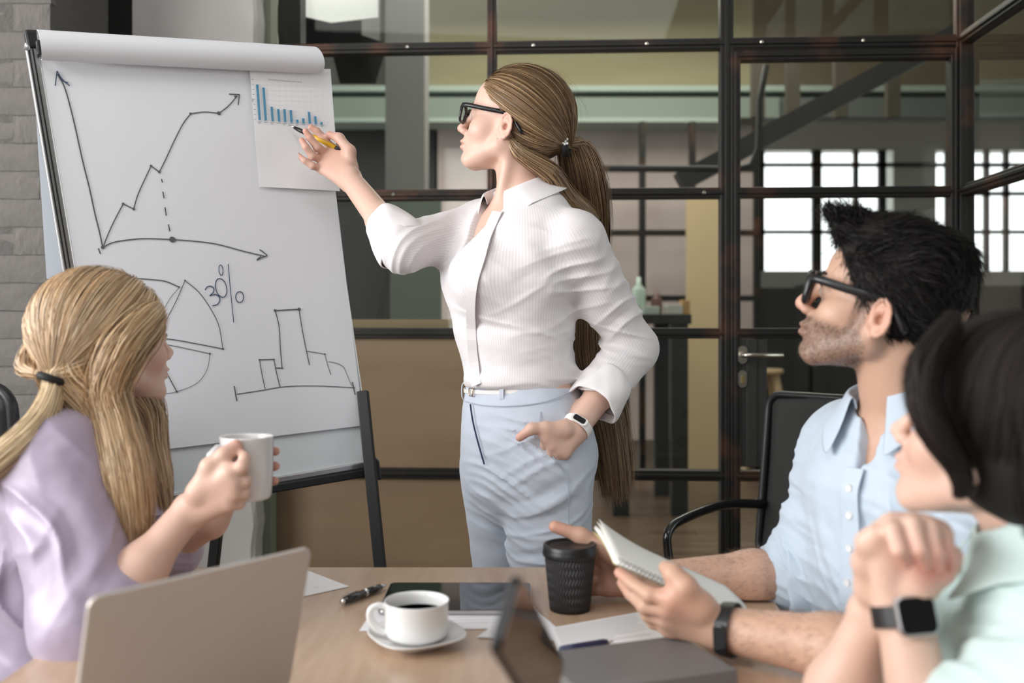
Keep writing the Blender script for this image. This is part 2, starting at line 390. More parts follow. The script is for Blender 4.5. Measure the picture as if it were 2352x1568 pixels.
bottle(X6(1467), 6.15, .045, .24, mat('pale green plastic', (.42, .52, .45), .3), 'pale green bottle standing on the cluttered work table')
bottle(X6(1508), 6.15, .035, .15, mat('dark red bottle', (.13, .06, .05), .3), 'small dark red bottle on the cluttered work table')
for i, (px, w, d, h, cl, lab) in enumerate(((1540, .10, .12, .06, (.45, .43, .40), 'grey flat parcel on the work table behind the glass'), (1566, .05, .1, .09, (.42, .24, .10), 'small orange brown carton at the end of the work table'), (1489, .10, .12, .05, (.38, .42, .38), 'pale green tray lying on the work table'))):
    o = B().box((X6(px), 6.05, zt+h/2+.001), (w, d, h)).build('parcel', mat('parcel %d' % i, cl, .7), bevel=.004); tag(o, lab, 'box')
sl = thing('bar_stool', 'round wooden bar stool behind the glass door', 'stool', P(1752, 1060, 7.6))
M_stool = mat('beech wood', (.50, .36, .20), .5)
sc = P(1752, 850, 7.6); zs_ = sc.z
B().lathe([(0, -.03), (.14, -.03), (.16, -.02), (.16, .0), (.15, .012), (0, .012)], sc, 32).build('seat', M_stool, sl, smooth=True)
for dx, dy in ((-1, -1), (1, -1), (1, 1), (-1, 1)):
    B().bar(sc+V(dx*.08, dy*.08, -.03), V(sc.x+dx*.2, sc.y+dy*.2, .017), .04, .04).build('leg', M_stool, sl)
# white sheet added behind the upper left pane to imitate a bright reflection
o = B().slab([P(634, -1050, 3.9), P(865, -880, 4.3), P(868, 40, 4.3), P(760, 52, 4.1), P(700, 38, 4.0), P(660, 60, 3.93), P(640, 105, 3.9)], .01, (0, 1, 0)).build('reflection_sheet', mat('reflection white', (.75, .75, .74), .9)); tag(o, 'white sheet imitating a reflection in the top left glass pane', 'sheet')
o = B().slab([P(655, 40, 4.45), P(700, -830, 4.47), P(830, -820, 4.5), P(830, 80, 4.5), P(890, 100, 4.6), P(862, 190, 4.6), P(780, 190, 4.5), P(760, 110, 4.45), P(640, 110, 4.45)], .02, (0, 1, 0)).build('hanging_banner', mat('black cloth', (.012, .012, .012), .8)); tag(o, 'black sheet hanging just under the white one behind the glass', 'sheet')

cb = sroot('trim_9', P(1990, 900, 9.4))
for i, (x0, x1, y0) in enumerate(((1700, 1860, 660), (1866, 2060, 648), (2066, 2600, 655))):
    a = P(x0, y0, 9.2); c = P(x1, y0, 9.2); B().box(((a.x+c.x)/2, 9.5, a.z/2+.009), (c.x-a.x, .6, a.z-.018)).build('cupboard', mat('dark cupboard %d' % i, (.028, .027, .025), .5), cb, bevel=.01)
# ---------------------------------------------------------------- flip chart
M_paper = mat('white flip chart paper', (0.755, 0.765, 0.80), .85, bump=((14, 14, 3), .25, .004), sss=0)
M_paper2 = mat('white office paper', (0.84, 0.84, 0.86), .8)
M_wboard = mat('white lacquered board', (0.70, 0.74, 0.76), .25)
M_alu = mat('brushed aluminium', (0.60, 0.60, 0.60), .32, .9)
M_blk = mat('black plastic', (0.012, 0.012, 0.013), .38)
M_blk2 = mat('black powder coat', (0.015, 0.015, 0.016), .5)
M_ink = mat('black marker ink', (0.10, 0.105, 0.11), .8)
M_ink2 = mat('blue black marker ink', (0.05, 0.085, 0.14), .8)
M_grey = mat('grey printed line', (0.45, 0.45, 0.48), .9)
M_bar = mat('blue printed bar', (0.09, 0.28, 0.44), .8)
TL, TR, BR, BL = V(-1.0413, 2.0492, 1.8147), V(-.5021, 2.3504, 1.8624), V(-.3694, 2.4553, .8462), V(-.9086, 2.1541, .7986)
bu, bv = (TR-TL), (BL-TL); BN = bv.cross(bu).normalized()
if BN.y > 0: BN = -BN
BUn, BVn = bu.normalized(), -bv.normalized()
def onb(px, py, off=0.0):
    d = Vector(((px-CX)/F, 1, -(py-CY)/F)); o = Vector((0, 0, CH)); t = ((TL+BN*off)-o).dot(BN)/d.dot(BN); return o+d*t
fc = thing('flip_chart', 'large flip chart easel with marker graphs, leaning beside the brick pier', 'flip chart', V(-.68, 2.3, 0))
B().slab([onb(*p, off=-.02) for p in ((66, 92), (716, 128), (845, 1070), (246, 1172))], .018, BN).build('board', M_wboard, fc)
# aluminium rails
def rail(b, p0, p1, w, t, off): b.bar(onb(*p0, off=off), onb(*p1, off=off), w, t, up=BN); return b
rb = B(); rail(rb, (71, 100), (252, 1178), .026, .024, -.004)
rb.build('side_rail', M_alu, fc, bevel=.003)
gb = B(); rail(gb, (66, 112), (247, 1172), .003, .003, .0095); rail(gb, (75, 112), (256, 1172), .003, .003, .0095); gb.build('rail_groove', M_blk, fc)
rail(B(), (711, 128), (847, 1070), .016, .024, -.008).build('side_rail', M_alu, fc, bevel=.003)
rail(B(), (250, 1166), (838, 1066), .016, .02, -.004).build('bottom_rail', M_alu, fc, bevel=.003)
rail(B(), (250, 1182), (846, 1082), .022, .034, -.006).build('tray_bar', M_blk2, fc, bevel=.004)
rail(B(), (62, 96), (700, 132), .05, .02, -.02).build('top_clamp', M_blk2, fc, bevel=.004)
B().slab([onb(*p, off=-.022) for p in ((53, 76), (84, 78), (95, 118), (62, 118))], .036, BN).build('corner_cap', M_blk, fc, bevel=.005)
B().lathe([(0, .0), (.006, 0), (.006, .004), (0, .005)], onb(62, 110, .014), 12, BN.to_track_quat('Z', 'Y').to_matrix()).build('screw', M_alu, fc)
B().slab([onb(*p, off=.0) for p in ((80, 98), (90, 97), (95, 108), (94, 134), (84, 134))], .03, BN).build('clip', M_blk, fc, bevel=.004)
bk = B().slab([onb(*p, off=-.02) for p in ((829, 1046), (845, 1040), (856, 1052), (862, 1095), (834, 1095))], .05, BN).build('pivot_bracket', M_blk, fc, bevel=.004)
B().lathe([(0, 0), (.005, 0), (.005, .004), (0, .004)], onb(839, 1057, .032), 12, BN.to_track_quat('Z', 'Y').to_matrix()).build('rivet', M_alu, bk)
fr_ = P(833, 898, 2.44); f1 = P(873, 1300, 2.37)
d = (f1-fr_); k = (0.018-fr_.z)/d.z; foot = fr_+d*k
B().bar(fr_, foot, .028, .028, up=(0, 1, 0)).build('leg', M_blk2, fc, bevel=.003)
l0 = onb(250, 1000, -.04); B().bar(l0, V(l0.x-.03, l0.y-.1, .018), .028, .028, up=(0, 1, 0)).build('leg', M_blk2, fc, bevel=.003)
r0 = P(617, 150, 2.40); r1 = P(490, 1300, 2.62); d = r1-r0; B().bar(r0, r0+d*((.018-r0.z)/d.z), .028, .028, up=(0, 1, 0)).build('rear_leg', M_blk2, fc, bevel=.003)
for p in (foot, V(l0.x-.03, l0.y-.1, .018), r0+d*((.018-r0.z)/d.z)): B().lathe([(0, 0), (.02, 0), (.02, .02), (.014, .03), (0, .03)], (p.x, p.y, .001), 16).build('foot', M_blk, fc)
def sol(o, t):
    k = o.modifiers.new('t', 'SOLIDIFY'); k.thickness = t; e = o.modifiers.new('e', 'EDGE_SPLIT'); e.split_angle = 1.0
# pad of paper, slightly curved sheet
def sheet(cor, off, n=16, m=12, amp=.0, t=.0015):
    a, b_, c, e = [Vector(q) for q in cor]; vs = []
    for j in range(m+1):
        for i in range(n+1):
            u, v = i/n, j/m; p = (a*(1-u)+b_*u)*(1-v)+(e*(1-u)+c*u)*v
            vs.append(p+BN*(off+amp*math.sin(u*3.1)*v+amp*.5*math.sin(v*5+u*3)))
    return vs, [(j*(n+1)+i, (j+1)*(n+1)+i, (j+1)*(n+1)+i+1, j*(n+1)+i+1) for j in range(m) for i in range(n)]
vs, fs = sheet([onb(86, 118), onb(735, 150), onb(833, 976), onb(226, 1049)], .006, amp=.0012)
o = B().add(vs, fs).build('paper_sheet', M_paper, fc, smooth=True); sol(o, .003)
vs, fs = sheet([onb(77, 180, -.08), onb(300, 180, -.08), onb(300, 640, -.10), onb(107, 640, -.10)], 0)
o = B().add(vs, fs).build('turned_sheet', mat('bluish white paper', (.62, .66, .72), .85), fc, smooth=True)
# the turned-over sheets form a roll along the top
e0, e1 = onb(88, 112), onb(716, 146)
prof = []
for i in range(27):
    a = math.radians(-118+i*(330/26)); rr = .031*(1+.06*math.sin(a*2)); prof.append((rr*math.cos(a), rr*math.sin(a)*.98))
ax = (e1-e0).normalized(); up_ = BVn
vs = []; K = 14
for i in range(K+1):
    c = e0*(1-i/K)+e1*(i/K)+BN*.036
    for j, (x, y) in enumerate(prof): vs.append(c+BN*x*(1+.10*i/K)+up_*y*(1.0+.02*i/K)+ax*(.010*math.sin(j*.24) if i == K else 0))
n = len(prof); o = B().add(vs, [(i*n+j, (i+1)*n+j, (i+1)*n+j+1, i*n+j+1) for i in range(K) for j in range(n-1)]).build('paper_roll', M_paper, fc, smooth=True)
sol(o, .0015)
def resample_pts(pts, K):
    P_ = [pts[0]*2-pts[1]]+list(pts)+[pts[-1]*2-pts[-2]]; n = len(pts); out = []
    for k in range(K):
        q = k*(n-1)/(K-1); i = min(int(q), n-2); u = q-i; a, b, c, d = P_[i:i+4]
        out.append(.5*((2*b)+(c-a)*u+(2*a-5*b+4*c-d)*u*u+(-a+3*b-3*c+d)*u**3))
    return out
# marker strokes
def stroke(pts, w=2.6, off=.0086, b=None):
    b = b or B(); 
    if len(pts) > 2: pts = [tuple(q) for q in resample_pts([Vector(p) for p in pts], 6*len(pts))]   # hand-drawn curve
    P3 = [onb(x, y, off) for x, y in pts]; vs = []; w3 = w*.00092*.5
    for i, p in enumerate(P3):
        d = (P3[min(i+1, len(P3)-1)]-P3[max(i-1, 0)]).normalized(); s_ = d.cross(BN)
        vs += [p+s_*w3, p-s_*w3]
    b.add(vs, [(2*i, 2*i+2, 2*i+3, 2*i+1) for i in range(len(P3)-1)]); return b
def dot(x, y, r, b, off=.0088): 
    c = onb(x, y, off); b.add([c+(BUn*math.cos(a)+BVn*math.sin(a))*r*.001 for a in [i*math.pi/5 for i in range(10)]], [tuple(range(10))])
b = B()
stroke([(132, 170), (150, 205), (170, 280), (190, 370), (205, 430), (218, 490), (228, 530), (236, 568)], 3.2, b=b)
for q in ([(236, 568), (258, 516), (283, 468)], [(283, 468), (307, 480)], [(307, 480), (318, 444), (347, 381)], [(347, 381), (366, 395)], [(366, 395), (381, 365), (400, 324), (420, 285), (438, 261)], [(438, 261), (470, 257), (503, 260)], [(503, 260), (525, 243), (545, 220)]): stroke(q, 2.6, b=b)
for q in ([(526, 216), (550, 217)], [(550, 217), (547, 241)], [(371, 411), (373, 419)], [(374, 440), (377, 455)], [(379, 476), (382, 495)], [(387, 515), (390, 531)], [(226, 570), (231, 583)],
          [(236, 568), (262, 556), (310, 549), (345, 548), (396, 550), (450, 554), (500, 561), (560, 577), (607, 588)], [(596, 573), (604, 578), (614, 587)], [(614, 587), (600, 592), (590, 598)], [(600, 588), (590, 596)]): stroke(q, 2.8, b=b)
for x, y in ((283, 468), (307, 480), (347, 381), (366, 395), (438, 261), (541, 222)): dot(x, y, 3.0, b)
dot(503, 260, 4.6, b); dot(396, 550, 7, b); dot(236, 568, 4, b)
b.build('marker_line_graph', M_ink, fc)
def ring(cx, cy, rx, ry, tilt, b, w=2.4, a0=0, a1=360):
    t = math.radians(tilt); n = 22; pts = []
    for i in range(n+1):
        a = math.radians(a0+(a1-a0)*i/n); x, y = rx*math.cos(a), ry*math.sin(a); pts.append((cx+x*math.cos(t)-y*math.sin(t), cy+x*math.sin(t)+y*math.cos(t)))
    stroke(pts, w, b=b)
b = B()
for q in ([(131, 163), (129, 180), (127, 197)], [(131, 163), (142, 181), (160, 197)], [(134, 170), (144, 185), (157, 190)]): stroke(q, 2.4, off=.0092, b=b)
b.build('marker_arrow_head', M_ink2, fc)
b = B(); stroke([(471, 666), (476, 659), (484, 657), (491, 662), (490, 671), (482, 679), (494, 676), (503, 681), (505, 690), (499, 699), (488, 702)], 2.6, b=b); b.build('marker_digit', M_ink2, fc)
b = B(); ring(508, 661, 12.5, 22, -14, b); b.build('marker_digit', M_ink2, fc)
b = B(); ring(507.6, 620, 4.6, 12, -6, b, 2); ring(550.5, 682, 9, 12.5, 0, b); stroke([(524, 606), (530, 672), (537, 740)], 2.0, b=b); b.build('marker_percent_sign', M_ink2, fc)

b = B()
for q, w in (([(300, 638), (349, 642), (380, 646), (411, 659)], 2.6), ([(411, 661), (392, 683), (376, 711)], 1.2), ([(425, 644), (405, 690), (380, 738), (366, 760)], 1.8), ([(425, 644), (457, 671), (484, 709), (503, 749), (512, 801)], 2.0),
             ([(512, 801), (450, 789), (392, 779), (340, 776)], 2.4), ([(360, 790), (392, 793), (482, 812)], 1.8), ([(482, 812), (476, 847), (452, 880), (406, 899), (380, 903), (330, 901)], 1.3), ([(370, 830), (384, 858), (406, 899)], 2.4),
             ([(538, 886), (544, 921)], 2.8), ([(544, 905), (603, 896), (652, 888), (723, 886), (815, 890)], 2.2), ([(809, 877), (816, 906)], 3.4), ([(609, 893), (602, 860), (596, 825)], 2.2), ([(596, 826), (629, 825)], 3.0), ([(629, 825), (635, 855), (643, 888)], 2.4),
             ([(632, 845), (648, 845)], 3.0), ([(648, 845), (644, 800), (641, 750), (632, 712)], 2.6), ([(632, 713), (687, 710)], 3.2), ([(687, 710), (694, 755), (704, 806), (711, 838)], 2.6), ([(704, 806), (746, 813)], 1.8), ([(746, 813), (752, 835), (760, 860)], 1.8), ([(754, 830), (776, 835), (790, 843)], 1.5), ([(790, 843), (798, 862), (808, 886)], 1.4)):
    stroke(q, w, b=b)
for x, y, r in ((411, 659, 2.2), (425, 644, 2.2), (512, 801, 2.6), (482, 812, 2.6), (406, 899, 2.8), (596, 826, 2.2), (629, 825, 2.2), (632, 713, 3.6), (687, 710, 4.2), (648, 845, 2.4), (746, 813, 2.2)): dot(x, y, r, b)
b.build('marker_pie_and_bars', M_ink, fc)
# printed chart sheet fixed to the top right of the pad
vs, fs = sheet([onb(570, 160), onb(755, 161), onb(776, 440), onb(592, 430)], .014, amp=.002)
ps = thing('printed_chart', 'printed sheet with blue bar chart pinned to the flip chart paper', 'paper', onb(670, 430, .014))
o = B().add(vs, fs).build('sheet', M_paper2, ps, smooth=True); sol(o, .0006)
b = B(); OFF = .0185
for x, y0, y1 in ((594.5, 194, 276), (608.5, 201, 277), (625.5, 245, 278.5), (640.5, 250.5, 279.6), (654.5, 250.5, 280.4), (669, 252.5, 281.5), (683, 274.7, 282.3), (697, 271.6, 283.5), (711, 257, 284), (725, 267, 285), (738.5, 280.4, 286)):
    k = (y1-y0)*.045; q = [(x-2.8-k, y0), (x+2.8-k, y0), (x+2.8+k*.6, y1), (x-2.8+k*.6, y1)]; b.add([onb(*p, off=OFF) for p in q], [(0, 3, 2, 1)])
b.build('blue_bars', M_bar, ps)
b = B()
for i in range(1, 9): y = 183+i*11.4; stroke([(588+i*.9, y), (748+i*1.2, y+5)], .4, OFF-.001, b)
for i in range(11): x = 602+i*14.3; stroke([(x-4, 186), (x, 284)], .35, OFF-.001, b)
b.build('grid_lines', mat('faint grey print', (.66, .66, .68), .9), ps)
b = B(); rr = random.Random(5)
for i in range(11):
    x = 592+i*14.4; y = 280+i*.75; stroke([(x, y), (x+7+rr.random()*3, y+.4)], 1.0, OFF, b); 
    if i % 2 == 0: stroke([(x+1, y+3), (x+6, y+3.4)], 1.0, OFF, b)
for i in range(9): stroke([(578+i*.8, 182+i*11.5), (582+i*.8, 182.3+i*11.5)], 1.0, OFF, b)
stroke([(580, 226), (581, 234)], 1.4, OFF, b)
b.build('axis_labels', M_ink, ps)
def text(body, size, origin, xd, nd, m, name, parent):
    c = bpy.data.curves.new(name, 'FONT'); c.body = body; c.size = size
    o = bpy.data.objects.new(name, c); S.collection.objects.link(o)
    bpy.context.view_layer.update(); dg = bpy.context.evaluated_depsgraph_get()
    me = bpy.data.meshes.new_from_object(o.evaluated_get(dg)); bpy.data.objects.remove(o)
    x = xd.normalized(); z = nd.normalized(); y = z.cross(x)
    R = Matrix((x, y, z)).transposed().to_4x4(); R.translation = origin; me.transform(R); me.materials.clear(); me.materials.append(m)
    return link(bpy.data.objects.new(name, me), parent)
text('Estimated Number of Cancer Survivors in the U.S., by Site', .0034, onb(617, 183.5, OFF), onb(694, 189.5, OFF)-onb(617, 183.5, OFF), BN, M_ink, 'title_text', ps)

# ---------------------------------------------------------------- table
M_table = mat('light beech table top', (0.52, 0.365, 0.255), .32, noise=((60, 7, 7), 6, (0.43, 0.285, 0.185), .38, .75), bump=((160, 12, 12), .06, .001), coat=.1)
ZT = .74
tb = thing('meeting_table', 'large light wooden meeting table in the foreground', 'table', V(-.1, 1.1, 0))
poly = [V(-.66, .38, ZT-.028), V(.44, .38, ZT-.028), V(.43, .8, ZT-.028), V(.415, 1.2, ZT-.028), V(.424, 1.443, ZT-.028), V(.440, 1.632, ZT-.028), V(.463, 1.817, ZT-.028), V(-.66, 1.817, ZT-.028)]
B().slab(poly, .028, (0, 0, 1)).build('tabletop', M_table, tb, bevel=.002)
for x, y in ((-.56, .5), (.32, .5), (.34, 1.68), (-.56, 1.68)): B().box((x, y, .356), (.05, .05, .712)).build('leg', M_blk2, tb, bevel=.003)
B().box((-.11, 1.68, .66), (.84, .03, .06)).build('apron', M_blk2, tb)

def T(px, py, h=0.0):   # point on a horizontal plane h above the table top
    Y = (CH-ZT-h)*F/(py-CY); return V((px-CX)*Y/F, Y, ZT+h)
def paper(cor, label, lines=(), h=.0008, name='paper_sheet'):
    r = thing(name, label, 'paper', T(*cor[0], h)); B().slab([T(*c, h) for c in cor], .0007, (0, 0, 1)).build('sheet', M_paper2, r)
    if lines:
        b = B(); a, q, c, e = [T(*c, h)+V(0, 0, .0009) for c in cor[:4]]; rn = random.Random(len(label))
        for (u0, u1, v, wd) in lines:
            p0 = (a*(1-u0)+q*u0)*(1-v)+(e*(1-u0)+c*u0)*v; p1 = (a*(1-u1)+q*u1)*(1-v)+(e*(1-u1)+c*u1)*v
            dd = (p1-p0).normalized(); sd = V(-dd.y, dd.x, 0)*wd; b.add([p0-sd, p1-sd, p1+sd, p0+sd], [(0, 1, 2, 3)])
        b.build('printed_text', M_grey, r)
    return r
paper([(560, 1340), (700, 1308), (802, 1347), (640, 1382)], 'white sheet poking out behind the laptop lid', lines=[(.55, .62, .62, .0006), (.6, .7, .78, .0006)])
txt = lambda n, a=.08, b_=.92: [(a, b_-.35*((i*37) % 10)/10*(i % 4 == 3), .1+.8*i/n, .0009) for i in range(n)]
paper([(862, 1392), (1212, 1384), (1278, 1441), (825, 1449)], 'printed sheet under the tablet and the coffee cup', lines=txt(7, .3, .95))
paper([(1096, 1463), (1200, 1385), (1228, 1392), (1290, 1470), (1170, 1520)][:4], 'blank sheet between the cup and the phone', h=.0017)
paper([(1262, 1443), (1500, 1400), (1560, 1460), (1285, 1502)], 'printed page beside the paper cup and the grey planner', lines=txt(9, .04, .8), h=.0026)
paper([(1300, 1530), (1400, 1510), (1440, 1640), (1330, 1640)], 'white sheet poking out beneath the grey planner', h=.0009)

# tablet
M_glassblk = mat('black glossy glass', (0.006, 0.006, 0.007), .04, spec=.6)
M_silver = mat('silver anodised metal', (0.50, 0.49, 0.49), .3, .9)
tbl = thing('tablet', 'black tablet lying flat behind the coffee cup', 'tablet', T(1040, 1370, .003))
tc_ = [T(908, 1336, .011), T(1212, 1336, .011), T(1218, 1400, .011), T(868, 1400, .011)]
ctr = sum(tc_, V(0, 0, 0))/4; w_, d_ = .245, (tc_[0].y-tc_[3].y)
pts = [ctr+V(x, y, -.0075) for x, y in rounded_rect(w_, d_, .011)]
B().slab(pts, .006, (0, 0, 1)).build('body', M_silver, tbl, bevel=.0012)
B().slab([ctr+V(x, y, -.0014) for x, y in rounded_rect(w_-.003, d_-.003, .010)], .0009, (0, 0, 1)).build('screen', M_glassblk, tbl)

# pens
M_chrome = mat('polished chrome', (.75, .75, .76), .15, 1.0)
M_lacq = mat('black lacquer', (.01, .01, .011), .18, coat=.5)
def pen(name, label, a, c, r, segs):
    root = thing(name, label, 'pen', a); d = c-a; Ln = d.length; R = d.to_track_quat('Z', 'Y').to_matrix()
    for nm, m, prof in segs: B().lathe([(q*r, z*Ln) for q, z in prof], a, 20, R).build(nm, m, root, smooth=True)
    return root
pa, pc = T(784, 1382, .008), T(887, 1343, .008)
ppen = pen('ballpoint_pen', 'black and silver pen lying left of the tablet', pa, pc, .0068, [
    ('barrel', M_lacq, [(0, .06), (.9, .06), (1, .2), (1, .5), (0, .5)]), ('ring', M_chrome, [(1.04, .49), (1.08, .50), (1.08, .525), (1.04, .535)]), ('cap_barrel', M_lacq, [(1, .53), (1, .72), (.85, .86), (0, .86)]),
    ('tip', M_chrome, [(.8, .85), (.6, .9), (.35, .96), (.12, 1.0), (0, 1.0)]), ('end_cap', M_chrome, [(0, 0), (.55, 0), (.75, .02), (.8, .06), (0, .06)])])
d = (pc-pa); B().bar(pa+d*.03+V(0, 0, .009), pa+d*.34+V(0, 0, .0085), .003, .0015).build('clip', M_chrome, ppen)
pa, pc = T(1288, 1492, .008), T(1410, 1472, .008)
pen('ballpoint_pen', 'dark blue pen on the printed page beside the grey planner', pa, pc, .0055, [('barrel', mat('navy plastic', (.02, .025, .08), .3), [(0, 0), (.9, 0), (1, .3), (1, .8), (.7, .88), (0, .88)]), ('tip', M_chrome, [(.65, .87), (.3, .95), (.1, 1), (0, 1)])])

# coffee cup and saucer
M_china = mat('white glazed china', (.74, .74, .735), .16, spec=.5, coat=.3)
M_coffee = mat('black coffee', (.014, .006, .003), .06)
cc = T(957, 1481, .0)
sau = thing('saucer', 'square-round white saucer under the coffee cup', 'saucer', cc)
B().lathe([(0, .004), (.026, .004), (.029, .001), (.034, .001), (.036, .004), (.050, .009), (.0635, .0165), (.0655, .018), (.0655, .0195), (.063, .019), (.05, .0125), (.036, .0085), (.03, .0078), (0, .0078)], cc, 72, Matrix.Rotation(.5, 3, 'Z'), sq=3.0).build('dish', M_china, sau, smooth=True)
cup = thing('coffee_cup', 'white china cup of black coffee on the saucer', 'cup', cc+V(0, 0, .0085))
c0 = cc+V(.0, 0, .0086)
B().lathe([(0, .003), (.026, .003), (.028, 0), (.032, 0), (.034, .003), (.0405, .005), (.0440, .010), (.0452, .020), (.046, .053), (.0468, .0555), (.0462, .0565), (.0448, .0555), (.0435, .05), (.043, .03), (.0425, .018), (.040, .01), (0, .008)], c0, 64).build('bowl', M_china, cup, smooth=True)
B().lathe([(0, .038), (.0431, .038)], c0, 48).build('coffee', M_coffee, cup)
hp = [c0+V(-.0445, -.004, .047), c0+V(-.053, -.006, .050), c0+V(-.0625, -.008, .047), c0+V(-.066, -.009, .039), c0+V(-.064, -.009, .029), c0+V(-.057, -.008, .019), c0+V(-.048, -.006, .013), c0+V(-.042, -.005, .012)]
B().tube([Vector(q_) for q_ in resample_pts(hp, 28)], .0046, 12, flat=1.3).build('handle', M_china, cup, smooth=True)

# black paper cup with lid
bc = T(1309, 1399, .0); pcup = thing('paper_cup', 'black ripple paper cup with a black lid', 'cup', bc)
M_pc = mat('black ripple cardboard', (.016, .015, .015), .6)
nt = M_pc.node_tree; wv = nt.nodes.new('ShaderNodeTexWave'); wv.inputs['Scale'].default_value = 60; wv.inputs['Distortion'].default_value = 0; wv.bands_direction = 'Z'
tcn = nt.nodes.new('ShaderNodeTexCoord'); sx = nt.nodes.new('ShaderNodeSeparateXYZ'); cmb = nt.nodes.new('ShaderNodeCombineXYZ')
at = nt.nodes.new('ShaderNodeMath'); at.operation = 'ARCTAN2'; ml = nt.nodes.new('ShaderNodeMath'); ml.operation = 'MULTIPLY'; ml.inputs[1].default_value = 46
sn = nt.nodes.new('ShaderNodeMath'); sn.operation = 'SINE'; m2 = nt.nodes.new('ShaderNodeMath'); m2.operation = 'MULTIPLY'; m2.inputs[1].default_value = 1.6
zz = nt.nodes.new('ShaderNodeMath'); zz.operation = 'MULTIPLY'; zz.inputs[1].default_value = 420
s2 = nt.nodes.new('ShaderNodeMath'); s2.operation = 'SINE'; ad = nt.nodes.new('ShaderNodeMath'); ad.operation = 'ADD'; s3 = nt.nodes.new('ShaderNodeMath'); s3.operation = 'SINE'
bp = nt.nodes.new('ShaderNodeBump'); bp.inputs['Strength'].default_value = .9; bp.inputs['Distance'].default_value = .0012
Ln = nt.links.new
Ln(tcn.outputs['Object'], sx.inputs[0]); Ln(sx.outputs[1], at.inputs[0]); Ln(sx.outputs[0], at.inputs[1]); Ln(at.outputs[0], ml.inputs[0]); Ln(sx.outputs[2], zz.inputs[0]); Ln(zz.outputs[0], s2.inputs[0]); Ln(s2.outputs[0], m2.inputs[0])
Ln(ml.outputs[0], ad.inputs[0]); Ln(m2.outputs[0], ad.inputs[1]); Ln(ad.outputs[0], s3.inputs[0]); Ln(s3.outputs[0], bp.inputs['Height']); Ln(bp.outputs[0], nt.nodes['Principled BSDF'].inputs['Normal'])
o = B().lathe([(0, .004), (.030, .004), (.031, .001), (.0325, .001), (.034, .012), (.0415, .094), (.0385, .098), (0, .098)], (0, 0, 0), 64).build('cup_wall', M_pc, None, smooth=True)
o.parent = pcup
B().lathe([(.0415, .086), (.0438, .088), (.0445, .092), (.0438, .096), (.0432, .0985), (.0432, .105), (.0415, .1065), (.0395, .1065), (.037, .104), (.034, .102), (0, .101)], bc, 64).build('lid', M_blk, pcup, smooth=True)

# grey planner
pl = thing('planner', 'thick grey planner lying at the near right of the table', 'book', T(1480, 1520, 0))
A_ = V(.236, 1.35, 0); e1_ = V(.049, -.132, 0).normalized()*.142; e2_ = V(-.172, -.063, 0).normalized()*.215
q = [A_, A_+e2_, A_+e2_+e1_, A_+e1_]
M_grc = mat('grey soft cover', (.155, .15, .15), .5, bump=(90, .15, .001))
for z0, t, m, n_, k in ((ZT+.0036, .0022, M_grc, 'cover', 0), (ZT+.0058, .0142, mat('page block', (.20, .195, .19), .9), 'page_block', .004), (ZT+.0200, .0024, M_grc, 'cover', 0)):
    cen = sum(q, V(0, 0, 0))/4; B().slab([p+(cen-p).normalized()*k+V(0, 0, z0) for p in q], t, (0, 0, 1)).build(n_, m, pl, bevel=.0008)
B().slab([p+V(0, 0, ZT+.0036) for p in (A_+e1_*1.0, A_+e2_+e1_, A_+e2_+e1_*1.012, A_+e1_*1.012)], .0188, (0, 0, 1)).build('spine', M_grc, pl, bevel=.0008)

# laptop seen from behind its lid
lp = thing('laptop', 'silver laptop with its lid turned to the camera at the left', 'laptop', V(-.4, 1.15, ZT))
M_lap = mat('warm silver aluminium', (.56, .51, .475), .38, .25)
tr_, tl_ = V(-.2505, 1.158, .930), V(-.415, .950, .930); br_ = V(-.283, 1.183, .7555); bl_ = tl_+(br_-tr_)
xx = (tr_-tl_); yy = (tr_-br_); wL, hL = xx.length, yy.length; xn, yn = xx.normalized(), yy.normalized(); nn = xn.cross(yn)
c_ = (tr_+bl_)/2
B().slab([c_+xn*x+yn*y for x, y in rounded_rect(wL+.014, hL+.004, .012)], .0055, nn if nn.dot(V(1, -1, 0)) > 0 else -nn).build('lid', M_lap, lp, bevel=.0015)
nb = -(nn if nn.dot(V(1, -1, 0)) > 0 else -nn); nbh = V(nb.x, nb.y, 0).normalized()
B().slab([c_+xn*x+yn*y+nb*.0012 for x, y in rounded_rect(wL+.002, hL-.01, .008)], .001, nb).build('screen', M_glassblk, lp)
bc_ = V((br_.x+bl_.x)/2, (br_.y+bl_.y)/2, ZT+.002)+nbh*.105
B().slab([bc_+xn*x+nbh*y for x, y in rounded_rect(wL+.014, .205, .012)], .012, (0, 0, 1)).build('base', M_lap, lp, bevel=.002)
kb = B()
for r in range(5):
    for k in range(12): 
        c = bc_+xn*((k-5.5)*.0195)+nbh*(-.07+r*.019)+V(0, 0, .013); kb.box(c, (.016, .015, .0015), Matrix((xn, nbh, V(0, 0, 1))).transposed())
kb.build('keyboard', M_blk, lp)
hd = bc_-nbh*.104+V(0, 0, .010); B().tube([hd-xn*.1, hd+xn*.1], .006, 12).build('hinge', M_blk, lp)

